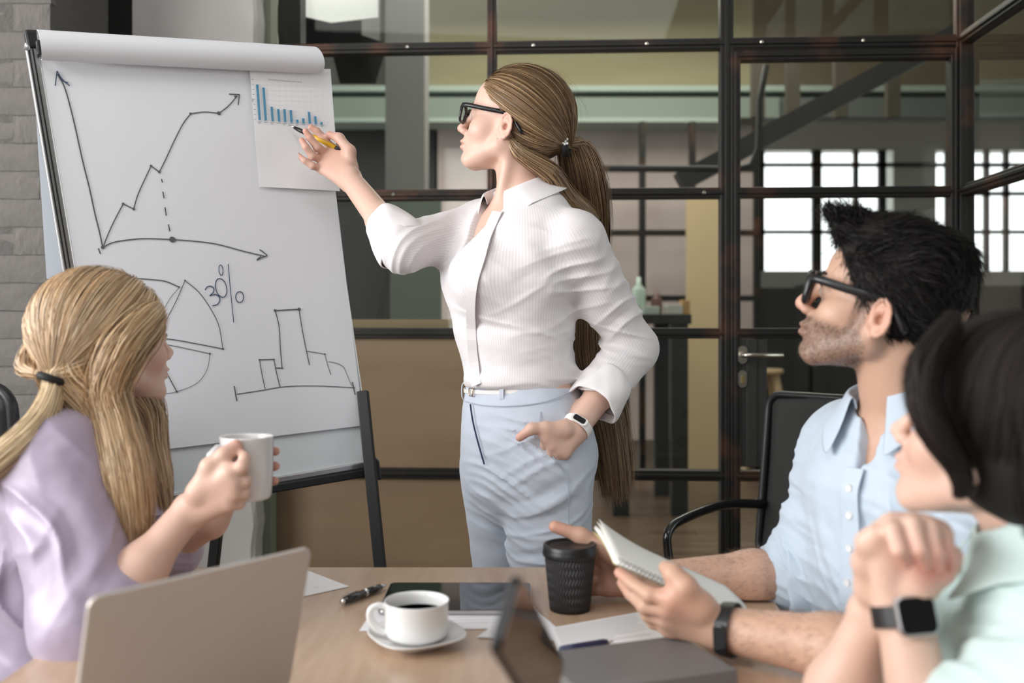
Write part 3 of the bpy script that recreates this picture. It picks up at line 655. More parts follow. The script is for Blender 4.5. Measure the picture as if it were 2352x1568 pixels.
# phone standing on a small stand near the camera
ph = thing('phone', 'glossy black phone standing tilted in front of the printed page', 'phone', V(.02, .86, ZT))
Tp = P(1188, 1308, .75); Rp = P(1291, 1517, .91); Lp = P(1151, 1500, .735); Bp = Rp+(Lp-Tp)
xn, yn = (Rp-Tp), (Lp-Tp); xl, yl = xn.length, yn.length; xn = xn.normalized(); yn = (yn-xn*yn.dot(xn)).normalized(); nn = xn.cross(yn); nn = nn if nn.x > 0 else -nn
c_ = (Tp+Bp)/2
B().slab([c_+xn*x+yn*y-nn*.008 for x, y in rounded_rect(xl, yl, .010)], .0078, nn).build('body', M_blk, ph, bevel=.002)
B().slab([c_+xn*x+yn*y for x, y in rounded_rect(xl-.004, yl-.004, .009)], .0012, nn).build('screen', M_glassblk, ph)
st_ = c_+yn*yl*.5+xn*xl*.2-nn*.004
B().bar(V(st_.x, st_.y, ZT+.006), st_+V(0, 0, .004), .03, .008).build('stand', M_blk, ph); B().box((st_.x, st_.y, ZT+.004), (.06, .06, .006)).build('stand_foot', M_blk, ph)
# ---------------------------------------------------------------- implicit surface tools (numpy)
f32 = np.float32
def npv(p): return np.array(tuple(p), np.float64)
class G:
    def __init__(s, lo, hi, h, far=.05):
        s.lo = npv(lo); s.h = h; s.n = np.ceil((npv(hi)-s.lo)/h).astype(int)+1; s.far = far
        s.D = np.full(s.n, far, f32); s.R = np.eye(3); s.O = np.zeros(3); s.sc = 1.0; s.off = 0.0
        s.ax = [(s.lo[i]+np.arange(s.n[i])*h).astype(f32) for i in range(3)]
    def frame(s, O=(0, 0, 0), R=None, sc=1.0): s.O = npv(O); s.R = np.eye(3) if R is None else np.array(R, float); s.sc = sc
    def w(s, p): return s.O+s.R @ (npv(p)*s.sc)
    def reg(s, lo, hi):
        a = np.clip(np.floor((lo-s.lo)/s.h).astype(int), 0, s.n-1); b = np.clip(np.ceil((hi-s.lo)/s.h).astype(int)+1, 0, s.n)
        if np.any(b <= a): return None
        sl = tuple(slice(a[i], b[i]) for i in range(3))
        return sl, s.ax[0][a[0]:b[0], None, None], s.ax[1][None, a[1]:b[1], None], s.ax[2][None, None, a[2]:b[2]]
    def comb(s, sl, d, k, mode):
        D = s.D[sl]
        if mode == 'u':
            if k > 0:
                t = np.maximum(k-np.abs(D-d), 0)/k; s.D[sl] = np.minimum(D, d)-t*t*k*f32(.25)
            else: s.D[sl] = np.minimum(D, d)
        else:
            d = -d
            if k > 0:
                t = np.maximum(k-np.abs(D-d), 0)/k; s.D[sl] = np.maximum(D, d)+t*t*k*f32(.25)
            else: s.D[sl] = np.maximum(D, d)
    def rc(s, a, b, ra, rb, k=.01, mode='u'):
        a = s.w(a); b = s.w(b); ra = ra*s.sc+s.off; rb = rb*s.sc+s.off; m = max(ra, rb)+s.far*.6+k
        q = s.reg(np.minimum(a, b)-m, np.maximum(a, b)+m)
        if q is None: return s
        sl, X, Y, Z = q; d = b-a; L2 = max(float(d @ d), 1e-12)
        X = X-f32(a[0]); Y = Y-f32(a[1]); Z = Z-f32(a[2])
        t = np.clip((X*f32(d[0])+Y*f32(d[1])+Z*f32(d[2]))/f32(L2), 0, 1)
        e = np.sqrt((X-t*f32(d[0]))**2+(Y-t*f32(d[1]))**2+(Z-t*f32(d[2]))**2)-(f32(ra)+t*f32(rb-ra))
        s.comb(sl, e, f32(k), mode); return s
    def chain(s, pts, rs, k=.008, mode='u'):
        for i in range(len(pts)-1): s.rc(pts[i], pts[i+1], rs[i], rs[i+1], k, mode)
        return s
    def ell(s, c, r, k=.01, R=None, mode='u'):
        c = s.w(c); r = np.array(r if hasattr(r, '__len__') else (r,)*3, float)*s.sc+s.off; Rm = s.R if R is None else s.R @ np.array(R, float)
        m = r.max()+s.far*.6+k; q = s.reg(c-m, c+m)
        if q is None: return s
        sl, X, Y, Z = q; X = X-f32(c[0]); Y = Y-f32(c[1]); Z = Z-f32(c[2]); k0 = 0; k1 = 0
        for i in range(3):
            u = (X*f32(Rm[0, i])+Y*f32(Rm[1, i])+Z*f32(Rm[2, i]))/f32(r[i]); k0 = k0+u*u; k1 = k1+(u/f32(r[i]))**2
        k0 = np.sqrt(k0); k1 = np.sqrt(k1)+f32(1e-9); s.comb(sl, k0*(k0-1)/k1, f32(k), mode); return s
    def eseg(s, a, b, s1, sa, sb, k=.02, mode='u'):
        """elliptic segment: s1 = side direction, sa/sb = (side radius, other radius) at both ends"""
        a = s.w(a); b = s.w(b); sd = s.R @ npv(s1); d = b-a; L = np.linalg.norm(d); dn = d/L; sd = sd-dn*(sd @ dn); sd /= np.linalg.norm(sd); nn = np.cross(dn, sd)
        sa = np.array(sa)*s.sc+s.off; sb = np.array(sb)*s.sc+s.off
        m = max(sa.max(), sb.max())+s.far*.6+k; q = s.reg(np.minimum(a, b)-m, np.maximum(a, b)+m)
        if q is None: return s
        sl, X, Y, Z = q; X = X-f32(a[0]); Y = Y-f32(a[1]); Z = Z-f32(a[2])
        ta = (X*f32(dn[0])+Y*f32(dn[1])+Z*f32(dn[2])); t = np.clip(ta/f32(L), 0, 1); e = ta-t*f32(L)
        ps = X*f32(sd[0])+Y*f32(sd[1])+Z*f32(sd[2]); pn = X*f32(nn[0])+Y*f32(nn[1])+Z*f32(nn[2])
        r1 = f32(sa[0])+t*f32(sb[0]-sa[0]); r2 = f32(sa[1])+t*f32(sb[1]-sa[1])
        k0 = np.sqrt((ps/r1)**2+(pn/r2)**2+(e/r2)**2); k1 = np.sqrt((ps/r1/r1)**2+(pn/r2/r2)**2+(e/r2/r2)**2)+f32(1e-9)
        s.comb(sl, k0*(k0-1)/k1, f32(k), mode); return s
    def cut(s, p, n, k=.002, c=None, r=None):
        """remove the half space on the side of n; optionally only inside a sphere"""
        p = s.w(p); n = s.R @ npv(n); n = n/np.linalg.norm(n)
        if c is not None: c = s.w(c); q = s.reg(c-r, c+r)
        else: q = s.reg(s.lo-1, s.lo+s.n*s.h+1)
        if q is None: return s
        sl, X, Y, Z = q; d = (X-f32(p[0]))*f32(n[0])+(Y-f32(p[1]))*f32(n[1])+(Z-f32(p[2]))*f32(n[2])
        if c is not None:
            e = np.sqrt((X-f32(c[0]))**2+(Y-f32(c[1]))**2+(Z-f32(c[2]))**2)-f32(r); d = np.minimum(d, -e)
        s.comb(sl, -d, f32(k), 's'); return s
    def wedge(s, apex, lat, fr, slope, height):
        """cut a V opening: apex point, lateral unit, front unit"""
        a = npv(apex); l = npv(lat); f = npv(fr); q = s.reg(a-.35, a+.35)
        if q is None: return s
        sl, X, Y, Z = q; X = X-f32(a[0]); Y = Y-f32(a[1]); Z = Z-f32(a[2]); u = X*f32(l[0])+Y*f32(l[1]); w = X*f32(f[0])+Y*f32(f[1])
        d = np.maximum((np.abs(u)-Z*f32(slope))/f32((1+slope*slope)**.5), -(w-f32(.02))); s.comb(sl, d, f32(.004), 's'); return s
    def disp(s, fn, band=.02):
        idx = np.nonzero(np.abs(s.D.ravel()) < band)[0]
        i, j, k = np.unravel_index(idx, s.D.shape); Pn = np.stack([s.ax[0][i], s.ax[1][j], s.ax[2][k]], 1)
        s.D.reshape(-1)[idx] += fn(Pn).astype(f32); return s
    def mesh(s, smooth=2):
        D = s.D; I = D < 0; nx, ny, nz = D.shape
        c = np.zeros((nx-1, ny-1, nz-1), np.int8)
        for a in (0, 1):
            for b in (0, 1):
                for e in (0, 1): c += I[a:nx-1+a, b:ny-1+b, e:nz-1+e]
        act = (c > 0) & (c < 8); ci = np.argwhere(act); vid = np.full(act.shape, -1, np.int32); vid[act] = np.arange(len(ci))
        i, j, k = ci.T; acc = np.zeros((len(ci), 3), f32); cnt = np.zeros(len(ci), f32)
        for axs in range(3):
            o1, o2 = [q for q in range(3) if q != axs]
            for u in (0, 1):
                for v_ in (0, 1):
                    p = [i, j, k]; off = [0, 0, 0]; off[o1] = u; off[o2] = v_
                    A = D[i+off[0], j+off[1], k+off[2]]; off2 = list(off); off2[axs] = 1; Bv = D[i+off2[0], j+off2[1], k+off2[2]]
                    m = (A < 0) != (Bv < 0); t = np.where(m, A/np.where(m, A-Bv, 1), 0)
                    for q in range(3): acc[:, q] += np.where(m, (t if q == axs else off[q]), 0)
                    cnt += m
        v = (ci+acc/cnt[:, None])*s.h+s.lo; fs = []
        for axs in range(3):
            o1, o2 = [q for q in range(3) if q != axs]; sl1 = [slice(None)]*3; sl2 = [slice(None)]*3; sl1[axs] = slice(0, -1); sl2[axs] = slice(1, None)
            a = I[tuple(sl1)]; b = I[tuple(sl2)]; x = a != b
            e = np.argwhere(x); e = e[(e[:, o1] > 0) & (e[:, o2] > 0) & (e[:, o1] < s.n[o1]-1) & (e[:, o2] < s.n[o2]-1)]
            if len(e) == 0: continue
            ins = a[tuple(e.T)]; q = []
            for du, dv in ((-1, -1), (0, -1), (0, 0), (-1, 0)):
                w_ = e.copy(); w_[:, o1] += du; w_[:, o2] += dv; q.append(vid[tuple(w_.T)])
            q = np.stack(q, 1); flip = ins if axs != 1 else ~ins
            q = np.where(flip[:, None], q, q[:, ::-1]); fs.append(q)
        f = np.concatenate(fs); f = f[(f >= 0).all(1)]
        e = np.concatenate([f[:, [0, 1]], f[:, [1, 2]], f[:, [2, 3]], f[:, [3, 0]]]); n = len(v)
        deg = np.bincount(e.ravel(), minlength=n)+1e-9
        for it in range(smooth):
            nv = np.zeros_like(v)
            for q in range(3): nv[:, q] = np.bincount(e[:, 0], v[e[:, 1], q], n)+np.bincount(e[:, 1], v[e[:, 0], q], n)
            lam = .55 if it % 2 == 0 else .5
            v = v+lam*(nv/deg[:, None]-v)
        return v, f

def vnoise(p, seed=0):
    """smooth value noise in [-1,1]"""
    i = np.floor(p).astype(np.int64); fr = p-i; u = fr*fr*(3-2*fr); out = 0
    for a in (0, 1):
        for b in (0, 1):
            for c in (0, 1):
                h = ((i[:, 0]+a)*73856093 ^ (i[:, 1]+b)*19349663 ^ (i[:, 2]+c)*83492791 ^ (seed*2654435)) & 0xffffff
                h = (h*1103515245+12345) & 0x7fffffff; h = ((h >> 8) & 0xffff)/32767.5-1
                out = out+h*np.where(a, u[:, 0], 1-u[:, 0])*np.where(b, u[:, 1], 1-u[:, 1])*np.where(c, u[:, 2], 1-u[:, 2])
    return out
def folds(specs, base=.0, seed=3):
    """creases: each spec = (centre, radius, across-direction, along scale, wavelength, depth)"""
    def fn(p):
        o = np.zeros(len(p))
        if base: o += base*vnoise(p*28, seed)+base*.5*vnoise(p*60, seed+1)
        for k, (c, r, dr, wl, amp) in enumerate(specs):
            c = npv(c); d = npv(dr); d = d/np.linalg.norm(d); q = p-c; r2 = (q*q).sum(1); w = np.exp(-r2/(r*r))
            m = w > .03; 
            if not m.any(): continue
            qm = q[m]; al = qm-np.outer(qm @ d, d); wob = vnoise(qm*9+k*7.3, seed+k)*.55
            ph = (qm @ d)/wl+wob+vnoise(al*6+k, seed+9)*.6
            n1 = 1-np.abs(vnoise(np.stack([ph*1.6, al[:, 0]*5+al[:, 1]*5, al[:, 2]*5], 1), seed+k*3))*2
            o[m] -= 1.45*amp*w[m]*np.sign(n1)*np.abs(n1)**1.4
        return o
    return fn
def basis(f, up=(0, 0, 1), pitch=0.0, roll=0.0):
    """columns: forward, left, up (head frame)"""
    f = Vector(f).normalized(); l = Vector(up).cross(f).normalized(); u = f.cross(l)
    p = math.radians(pitch); f2 = f*math.cos(p)+u*math.sin(p); u2 = u*math.cos(p)-f*math.sin(p)
    r = math.radians(roll); l2 = l*math.cos(r)+u2*math.sin(r); u3 = u2*math.cos(r)-l*math.sin(r)
    return np.array([[f2.x, l2.x, u3.x], [f2.y, l2.y, u3.y], [f2.z, l2.z, u3.z]])

def head(g, O, R, sc=1.0, male=False, ear=True, es=.86, chin=0.0):
    g.frame(O, R, sc); m = male
    g.ell((-.012, 0, .045), (.100, .074, .084), 0)
    g.ell((.036, 0, .047), (.056, .060, .056), .02)
    g.ell((.036, 0, -.018), (.050, .056, .058), .022)
    g.ell((.045, 0, -.062), (.043, .044, .034), .02)
    g.ell((.076, 0, -.086+chin), (.017, .020 if not m else .024, .015), .016)
    g.ell((.080, 0, -.046), (.018, .027, .018), .018)
    for y in (1, -1):
        g.rc((.002, .050*y, -.045), (.066, .022*y, -.090), .016 if not m else .018, .013, .022)
        g.rc((-.004, .052*y, -.01), (.0, .050*y, -.045), .016, .016, .02)
        g.ell((.054, .041*y, -.022), (.024, .020, .020), .026)
        g.ell((.104, .030*y, .006), (.0165, .017, .011), .010, mode='s')
        g.ell((.0765, .031*y, .006), (.0125, .0145, .0122), .003)
        g.rc((.0885, .020*y, .0120), (.0850, .043*y, .0095), .0022, .0018, .003)
        g.rc((.086, .014*y, .024), (.080, .042*y, .024), .008 if not m else .010, .007, .012)
    g.rc((.089, 0, .018), (.109, 0, -.021), .0062, .0085, .011)
    g.ell((.1105, 0, -.0245), (.0100, .0098, .0088), .006)
    for y in (1, -1):
        g.ell((.100, .0105*y, -.0295), (.0105, .0072, .0075), .005)
        g.ell((.1040, .0060*y, -.0372), (.0050, .0026, .0026), .0015, mode='s')
    g.ell((.0935, 0, -.0520), (.0115, .0215, .0060), .004)
    g.ell((.0910, 0, -.0635), (.0120, .0190, .0068), .004)
    g.rc((.1025, -.006, -.0580), (.1025, .006, -.0580), .0016, .0016, .002, mode='s')
    for y in (1, -1):
        g.rc((.1025, .006*y, -.0580), (.086, .024*y, -.0575), .0016, .0012, .002, mode='s')
        if ear:
            tl = np.array(Matrix.Rotation(-.34*y, 3, 'Z') @ Matrix.Rotation(.16, 3, 'Y')); c = np.array((-.008, .0755*y, -.004)); e = es
            g.ell(c, (.0150*e, .0042, .0285*e), .003, tl)
            g.ell((-.002, .070*y, -.010), (.011, .007, .015), .006)
            rim = [c+tl @ np.array((.0165*e*math.cos(a), .0030*y, .030*e*math.sin(a))) for a in [math.radians(q) for q in (10, 40, 70, 100, 130, 160, 195, 230, 262)]]
            g.chain(rim, [.0022, .0026, .0030, .0033, .0033, .0031, .0030, .0032, .004], .002)
            g.ell(c+tl @ np.array((.0050*e, 0, -.0275*e)), (.0080*e, .0042, .0085*e), .004, tl)
            g.ell(c+tl @ np.array((-.0015, .0060*y, .0000)), (.0125*e, .0046, .0210*e), .002, tl, mode='s')
            g.chain([c+tl @ np.array((.0085*e, .0012*y, .010*e)), c+tl @ np.array((-.002*e, .0020*y, .0135*e)), c+tl @ np.array((-.0085*e, .0018*y, .004*e)), c+tl @ np.array((-.0075*e, .0016*y, -.010*e)), c+tl @ np.array((.001*e, .0018*y, -.018*e))], [.0022, .0026, .0028, .0026, .0026], .002)
            g.ell(c+tl @ np.array((.0010, -.001*y, -.004*e)), (.0062*e, .0050, .0085*e), .002, tl, mode='s')
            g.ell(c+tl @ np.array((.0115*e, .0022*y, -.005*e)), (.0034, .0028, .0052), .002, tl)
def hand(g, wrist, side, kn, fing, thumb, s=1.0, wr=(.027, .019)):
    """kn: 4 knuckles index..little, fing: 4 lists of 3 joints, thumb: 4 points; side: unit vector across the wrist towards the thumb"""
    g.frame(); wrist = npv(wrist); sd = npv(side); sd /= np.linalg.norm(sd); kn = [npv(k) for k in kn]
    offs = (.014, .005, -.005, -.013)
    for i, k in enumerate(kn):
        b = wrist+sd*offs[i]*s; g.rc(b, k, .0145*s, (.0118, .0120, .0112, .0105)[i]*s, .014*s)
    g.rc(kn[0], kn[3], .010*s, .009*s, .010*s)
    cen = sum(kn)/4; g.ell((wrist+cen)/2, (.026*s, .026*s, .020*s), .012*s) if False else None
    for i, f in enumerate(fing):
        r = (.0090, .0093, .0088, .0078)[i]*s; pts = [kn[i]]+[npv(p) for p in f]
        g.chain(pts, [r*1.18, r*1.05, r*.94, r*.80], .0035*s)
        g.ell(pts[1], r*1.08, .003*s)
    t = [npv(p) for p in thumb]; g.chain(t, [.0165*s, .0135*s, .0108*s, .0090*s], .010*s)
    g.rc(t[0], kn[0], .013*s, .010*s, .016*s)
def near(v, c, r): 
    d = v-npv(c); return np.exp(-(d*d).sum(1)/(r*r))
def paint(v, base, blobs):
    col = np.tile(np.array(base, f32), (len(v), 1))
    for c, r, cc, st in blobs:
        w = (near(v, c, r)*st)[:, None]; col = col*(1-w)+np.array(cc)*w
    return col
def strand_mesh(paths, r, cols, nm, m, parent, cen=None, taper=.3, tint=.35, tubes=False):
    """paths (N,K,3) -> fine hair blades in one mesh, coloured per strand with streaks"""
    N, K, _ = paths.shape; T = np.gradient(paths, axis=1); T /= np.linalg.norm(T, axis=2, keepdims=True)+1e-9
    n = paths-(paths.mean(0)[None] if cen is None else npv(cen)); n = n+rng_h.normal(size=(N, 1, 3))*np.linalg.norm(n, axis=2).mean()*.35
    A = np.cross(T, n); A /= np.linalg.norm(A, axis=2, keepdims=True)+1e-9
    k = np.linspace(0, 1, K); rad = (1-(1-taper)*k**2)*np.clip(k*6+.4, 0, 1); R = ((np.asarray(r).reshape(-1, 1)*np.ones((N, 1)))*rad[None])[:, :, None]
    v = np.stack([paths-A*R, paths+A*R], 2).reshape(-1, 3)
    a = (np.arange(N)[:, None]*K+np.arange(K-1)[None])*2; f = np.stack([a, a+1, a+3, a+2], -1).reshape(-1, 4)
    st = vnoise(paths[:, K//2]*70, 5)*.6+vnoise(paths[:, K//2]*170, 6)*.4; cols = np.asarray(cols)*(1+tint*st)[:, None]
    return v, f, np.repeat(cols, K*2, axis=0)
rng_h = np.random.default_rng(77)
def join(parts):
    vs, fs, cs = [], [], []; n = 0
    for v, f, c in parts: vs.append(v); fs.append(f+n); cs.append(np.broadcast_to(c, (len(v), 3))); n += len(v)
    return np.concatenate(vs), np.concatenate(fs), np.concatenate(cs)
def resample(pts, K):
    pts = np.array([tuple(p) for p in pts], float); n = len(pts); t = np.linspace(0, n-1, K); out = []
    P_ = np.vstack([2*pts[0]-pts[1], pts, 2*pts[-1]-pts[-2]])
    for q in t:
        i = min(int(q), n-2); u = q-i; a, b, c, d = P_[i:i+4]
        out.append(.5*((2*b)+(c-a)*u+(2*a-5*b+4*c-d)*u*u+(-a+3*b-3*c+d)*u**3))
    return np.array(out)
def locks(guide, N, K, wid, rng, clump=6, lean=(1, 1, 1), curl=.0, len_var=.15, depth=None):
    """strands following a guide; wid = list of bundle radii along it"""
    gd = resample(guide, K); wd = np.interp(np.linspace(0, 1, K), np.linspace(0, 1, len(wid)), wid)
    nc = max(N//clump, 1); cc = rng.normal(size=(nc, 3)); cc /= np.maximum(np.linalg.norm(cc, axis=1, keepdims=True), 1); 
    own = cc[rng.integers(0, nc, N)]+rng.normal(size=(N, 3))*.16
    t = np.linspace(0, 1, K)[None, :, None]; ph = rng.uniform(0, 6.28, (N, 1, 1))
    paths = gd[None]+own[:, None]*np.array(lean)*wd[None, :, None]+curl*np.sin(t*7+ph)*np.array([1, .5, .2])*wd[None, :, None]
    end = 1-len_var*rng.random(N)     # shorten some
    tt = np.linspace(0, 1, K)[None]*end[:, None]*(K-1); i0 = np.minimum(tt.astype(int), K-2); fr = (tt-i0)[:, :, None]; n = np.arange(N)[:, None]
    return paths[n, i0]*(1-fr)+paths[n, i0+1]*fr
def scalp_paths(O, R, sc, roots, tie, K, rng, lift=(.004, .014), C=(-.012, 0, .040), r=(.104, .079, .092), wob=.02):
    """strands lying on the skull from root directions to the tie direction (local frame)"""
    C = np.array(C); r = np.array(r); N = len(roots)
    a = (roots-C)/r; a /= np.linalg.norm(a, axis=1, keepdims=True); tdir = (np.array(tie)-C)/r; tn = np.linalg.norm(tdir); b = tdir/tn
    om = np.arccos(np.clip(a @ b, -.999, .999))[:, None]; t = np.linspace(0, 1, K)[None]
    s1 = np.sin((1-t)*om)/np.sin(om); s2 = np.sin(t*om)/np.sin(om); q = s1[:, :, None]*a[:, None]+s2[:, :, None]*b[None, None]
    q += wob*np.sin(t*3.14)[:, :, None]*rng.normal(size=(N, 1, 3))
    q /= np.linalg.norm(q, axis=2, keepdims=True)
    lf = rng.uniform(lift[0], lift[1], (N, 1, 1))*(.35+1.1*np.sin(np.clip(t*2.6, 0, 3.14)))[:, :, None]*.9
    end = (tn-1)*(np.clip((t-.7)/.3, 0, 1)**2)[:, :, None]
    p = C+q*r*(1+end)+q*lf
    return (p.reshape(-1, 3)*sc @ np.array(R).T+npv(O)).reshape(N, K, 3)
def sph(n, rng):
    v = rng.normal(size=(n, 3)); return v/np.linalg.norm(v, axis=1, keepdims=True)
def palette(n, rng, cols):
    cols = np.array(cols); w = rng.dirichlet(np.ones(len(cols))*.8, n); return (w @ cols)*rng.uniform(.75, 1.2, (n, 1))

def stripes(ob, v, segs):
    """arc-length coordinate around the nearest limb, for woven stripes: seg = (a, b, radius, zero direction, weight)"""
    best = np.full(len(v), 1e9); out = np.zeros(len(v))
    for a, b, r, z, w in segs:
        a = npv(a); b = npv(b); d = b-a; L = np.linalg.norm(d); d = d/L; z = npv(z); z = z-d*(z @ d); z /= np.linalg.norm(z); y = np.cross(d, z)
        q = v-a; t = np.clip(q @ d, 0, L); e = q-np.outer(t, d); dist = np.linalg.norm(e, axis=1)/(r*w); m = dist < best; best[m] = dist[m]
        out[m] = (np.arctan2(e @ y, e @ z)*r)[m]
    at = ob.data.attributes.new('warp', 'FLOAT', 'POINT'); at.data.foreach_set('value', out.astype(f32))
def vnorm(v, f):
    a = v[f[:, 1]]-v[f[:, 0]]; b = v[f[:, 2]]-v[f[:, 0]]; n = np.cross(a, b); o = np.zeros_like(v, dtype=float)
    for i in range(f.shape[1]):
        for q in range(3): o[:, q] += np.bincount(f[:, i], n[:, q], len(v))
    return o/(np.linalg.norm(o, axis=1, keepdims=True)+1e-12)
def fur(root, nrm, flow, length, K, rng, rise=.6, curl=0.0, jit=.3):
    n = len(root); fl = np.broadcast_to(flow, (n, 3)) if np.ndim(flow) == 1 else flow
    fl = fl-nrm*(fl*nrm).sum(1, keepdims=True)+rng.normal(size=(n, 3))*jit; fl /= np.linalg.norm(fl, axis=1, keepdims=True)+1e-9
    t = np.linspace(0, 1, K)[None, :, None]; L = (np.asarray(length)*np.ones(n))[:, None, None]; ph = rng.uniform(0, 6.28, (n, 1, 1)); sd = np.cross(nrm, fl)[:, None]
    return root[:, None]+L*(nrm[:, None]*(rise*(t-.55*t*t))+fl[:, None]*(t*(.55+.45*t)))+curl*L*np.sin(t*6+ph)*sd
# ---------------------------------------------------------------- people: shared materials
M_skin = mat('skin', (.6, .4, .3), .48, attr='Col', sss=.12, bump=(260, .12, .0006))
M_hairs = mat('hair', (.3, .2, .1), .42, attr='Col', spec=.5)
M_hairb = mat('dark hair', (.01, .01, .01), .62, attr='Col', spec=.25)
M_eye = mat('eye white', (.75, .73, .70), .12); M_iris = mat('iris', (.10, .13, .12), .1)
M_brow = mat('brown brow', (.16, .10, .06), .8)
def pinstripe(name, col, dark, sc, dirv, **kw):
    m = mat(name, col, .85, sheen=.15, bump=kw.get('bump', (220, .15, .0006))); nt = m.node_tree
    t = nt.nodes.new('ShaderNodeTexCoord'); mp = nt.nodes.new('ShaderNodeAttribute'); mp.attribute_name = 'warp'
    ml = nt.nodes.new('ShaderNodeMath'); ml.operation = 'MULTIPLY'; ml.inputs[1].default_value = sc; sn = nt.nodes.new('ShaderNodeMath'); sn.operation = 'SINE'
    r = nt.nodes.new('ShaderNodeMapRange'); r.inputs[1].default_value = .3; r.inputs[2].default_value = .9
    x = nt.nodes.new('ShaderNodeMix'); x.data_type = 'RGBA'; x.inputs['A'].default_value = tuple(col)+(1,); x.inputs['B'].default_value = tuple(dark)+(1,)
    l = nt.links.new; l(mp.outputs['Fac'], ml.inputs[0]); l(ml.outputs[0], sn.inputs[0]); l(sn.outputs[0], r.inputs[0]); l(r.outputs[0], x.inputs['Factor']); l(x.outputs['Result'], nt.nodes['Principled BSDF'].inputs['Base Color'])
    return m
def eyes(parent, O, R, sc, look=(1, 0, 0)):
    for y in (1, -1):
        B().tube([npv(O)+R @ (np.array((x, yy*y, z))*sc) for x, yy, z in ((.0885, .0195, .0108), (.0915, .026, .0130), (.0912, .034, .0132), (.0868, .044, .0102))], [.0004, .0009, .0010, .0006], 6, flat=.7).build('eyelashes', M_brow, parent, smooth=True)
        c = npv(O)+R @ (np.array((.0785, .031*y, .006))*sc); Rm = Matrix(R.tolist()); q = (Rm @ Vector(look)).to_track_quat('Z', 'Y').to_matrix()
        B().lathe([(0, -.0118), (.008, -.009), (.0116, -.002), (.0118, .001), (.0095, .0072), (.006, .0102), (0, .0118)], c, 20, q).build('eye', M_eye, parent, smooth=True)
        B().lathe([(.006, .0102), (.0045, .0113), (0, .0122)], c, 20, q).build('iris', M_iris, parent, smooth=True)
        B().tube([npv(O)+R @ (np.array((x, yy*y, z))*sc) for x, yy, z in ((.0955, .012, .0275), (.0945, .022, .031), (.090, .034, .0315), (.083, .045, .027))], [.0012, .0022, .0018, .0008], 8, flat=.8).build('eyebrow', M_brow, parent, smooth=True)
M_frame = mat('black glasses frame', (.008, .008, .009), .32, coat=.1)
M_lens = bpy.data.materials.new('spectacle lens'); M_lens.use_nodes = True
_n = M_lens.node_tree; _n.nodes.clear(); _o = _n.nodes.new('ShaderNodeOutputMaterial'); _m = _n.nodes.new('ShaderNodeMixShader'); _t = _n.nodes.new('ShaderNodeBsdfTransparent'); _g = _n.nodes.new('ShaderNodeBsdfGlossy'); _g.inputs['Roughness'].default_value = .02
_m.inputs[0].default_value = .08; _n.links.new(_t.outputs[0], _m.inputs[1]); _n.links.new(_g.outputs[0], _m.inputs[2]); _n.links.new(_m.outputs[0], _o.inputs[0])
def glasses(parent, O, R, sc, h=.038, thick=.0026, lift=0.0, tk=1.0):
    gl_ = bpy.data.objects.new('glasses', None); S.collection.objects.link(gl_); gl_.parent = parent; gl_.matrix_parent_inverse = Matrix.Translation(-Vector(parent.location)); gl_.location = Vector(npv(O))
    q = lambda x, y, z: Vector(npv(O)+R @ (np.array((x, y, z+lift))*sc))
    def lk(b, n, m): 
        o = b.build(n, m, None, smooth=True); o.parent = gl_; o.matrix_parent_inverse = Matrix.Translation(-Vector(npv(O))); return o
    for y in (1, -1):
        pts = []
        for i in range(25):
            a = 2*math.pi*i/24; cx = math.copysign(abs(math.cos(a))**.55, math.cos(a)); sz = math.copysign(abs(math.sin(a))**.6, math.sin(a))
            yy = .033+cx*.0245; pts.append((yy, sz*h/2))
        fp = [q(.109-abs(yy)*.10-.05*0+zz*.08, yy*y, .004+zz) for yy, zz in pts]
        lk(B().tube(fp, thick, 8, cap=False, flat=1.3), 'rim', M_frame)
        lk(B().add(fp[:-1], [tuple(range(24))]), 'lens', M_lens)
        tp = resample([tuple(q(*p)) for p in ((.104, .0585*y, .018), (.088, .0680*y, .0195), (.05, .0725*y, .0195), (.008, .0735*y, .0215), (-.012, .0745*y, .0200), (-.028, .0765*y, .004), (-.046, .0745*y, -.014))], 22)
        hh = [.0048*tk]*14+[.0040*tk, .0036*tk, .0034*tk, .0034*tk, .0036*tk, .0040*tk, .0042*tk, .0030*tk]; up3 = Vector(R @ np.array((0, 0, 1))); lt3 = Vector(R @ np.array((0, y, 0))); fw3 = Vector(R @ np.array((1, 0, 0))); vs = []
        for i_, p in enumerate(tp):
            d = Vector(tp[min(i_+1, 21)]-tp[max(i_-1, 0)]).normalized(); u = lt3.cross(d).normalized(); u = u if u.dot(up3+fw3*.3) > 0 else -u
            for a_, b_ in ((-1, 0), (1, 0), (1, 1), (-1, 1)): vs.append(Vector(p)+u*hh[i_]*.5*a_*1.5+lt3*.0032*sc*(b_-.3))
        lk(B().add(vs, [(i_*4+j_, i_*4+(j_+1) % 4, i_*4+4+(j_+1) % 4, i_*4+4+j_) for i_ in range(21) for j_ in range(4)]+[(3, 2, 1, 0), (84, 85, 86, 87)]), 'temple', M_frame)
    lk(B().tube([q(.108, -.010, .010), q(.1115, 0, .013), q(.108, .010, .010)], thick, 8), 'bridge', M_frame)
    return gl_
HAIR_N = np.array((.763, 0, -.646)); HAIR_C = .0092
# ---------------------------------------------------------------- the standing presenter
import time; _t0 = time.time()
rng = np.random.default_rng(11)
wom = thing('person', 'standing woman in white blouse and light blue trousers pointing at the flip chart', 'person', V(.05, 2.1, 0))
hf = basis((-.974, .225, 0), pitch=16); hO = V(-.001, 2.09, 1.625)
f_ = V(-.8, -.6, 0); s_l = V(.6, -.8, 0)     # chest direction and her left side
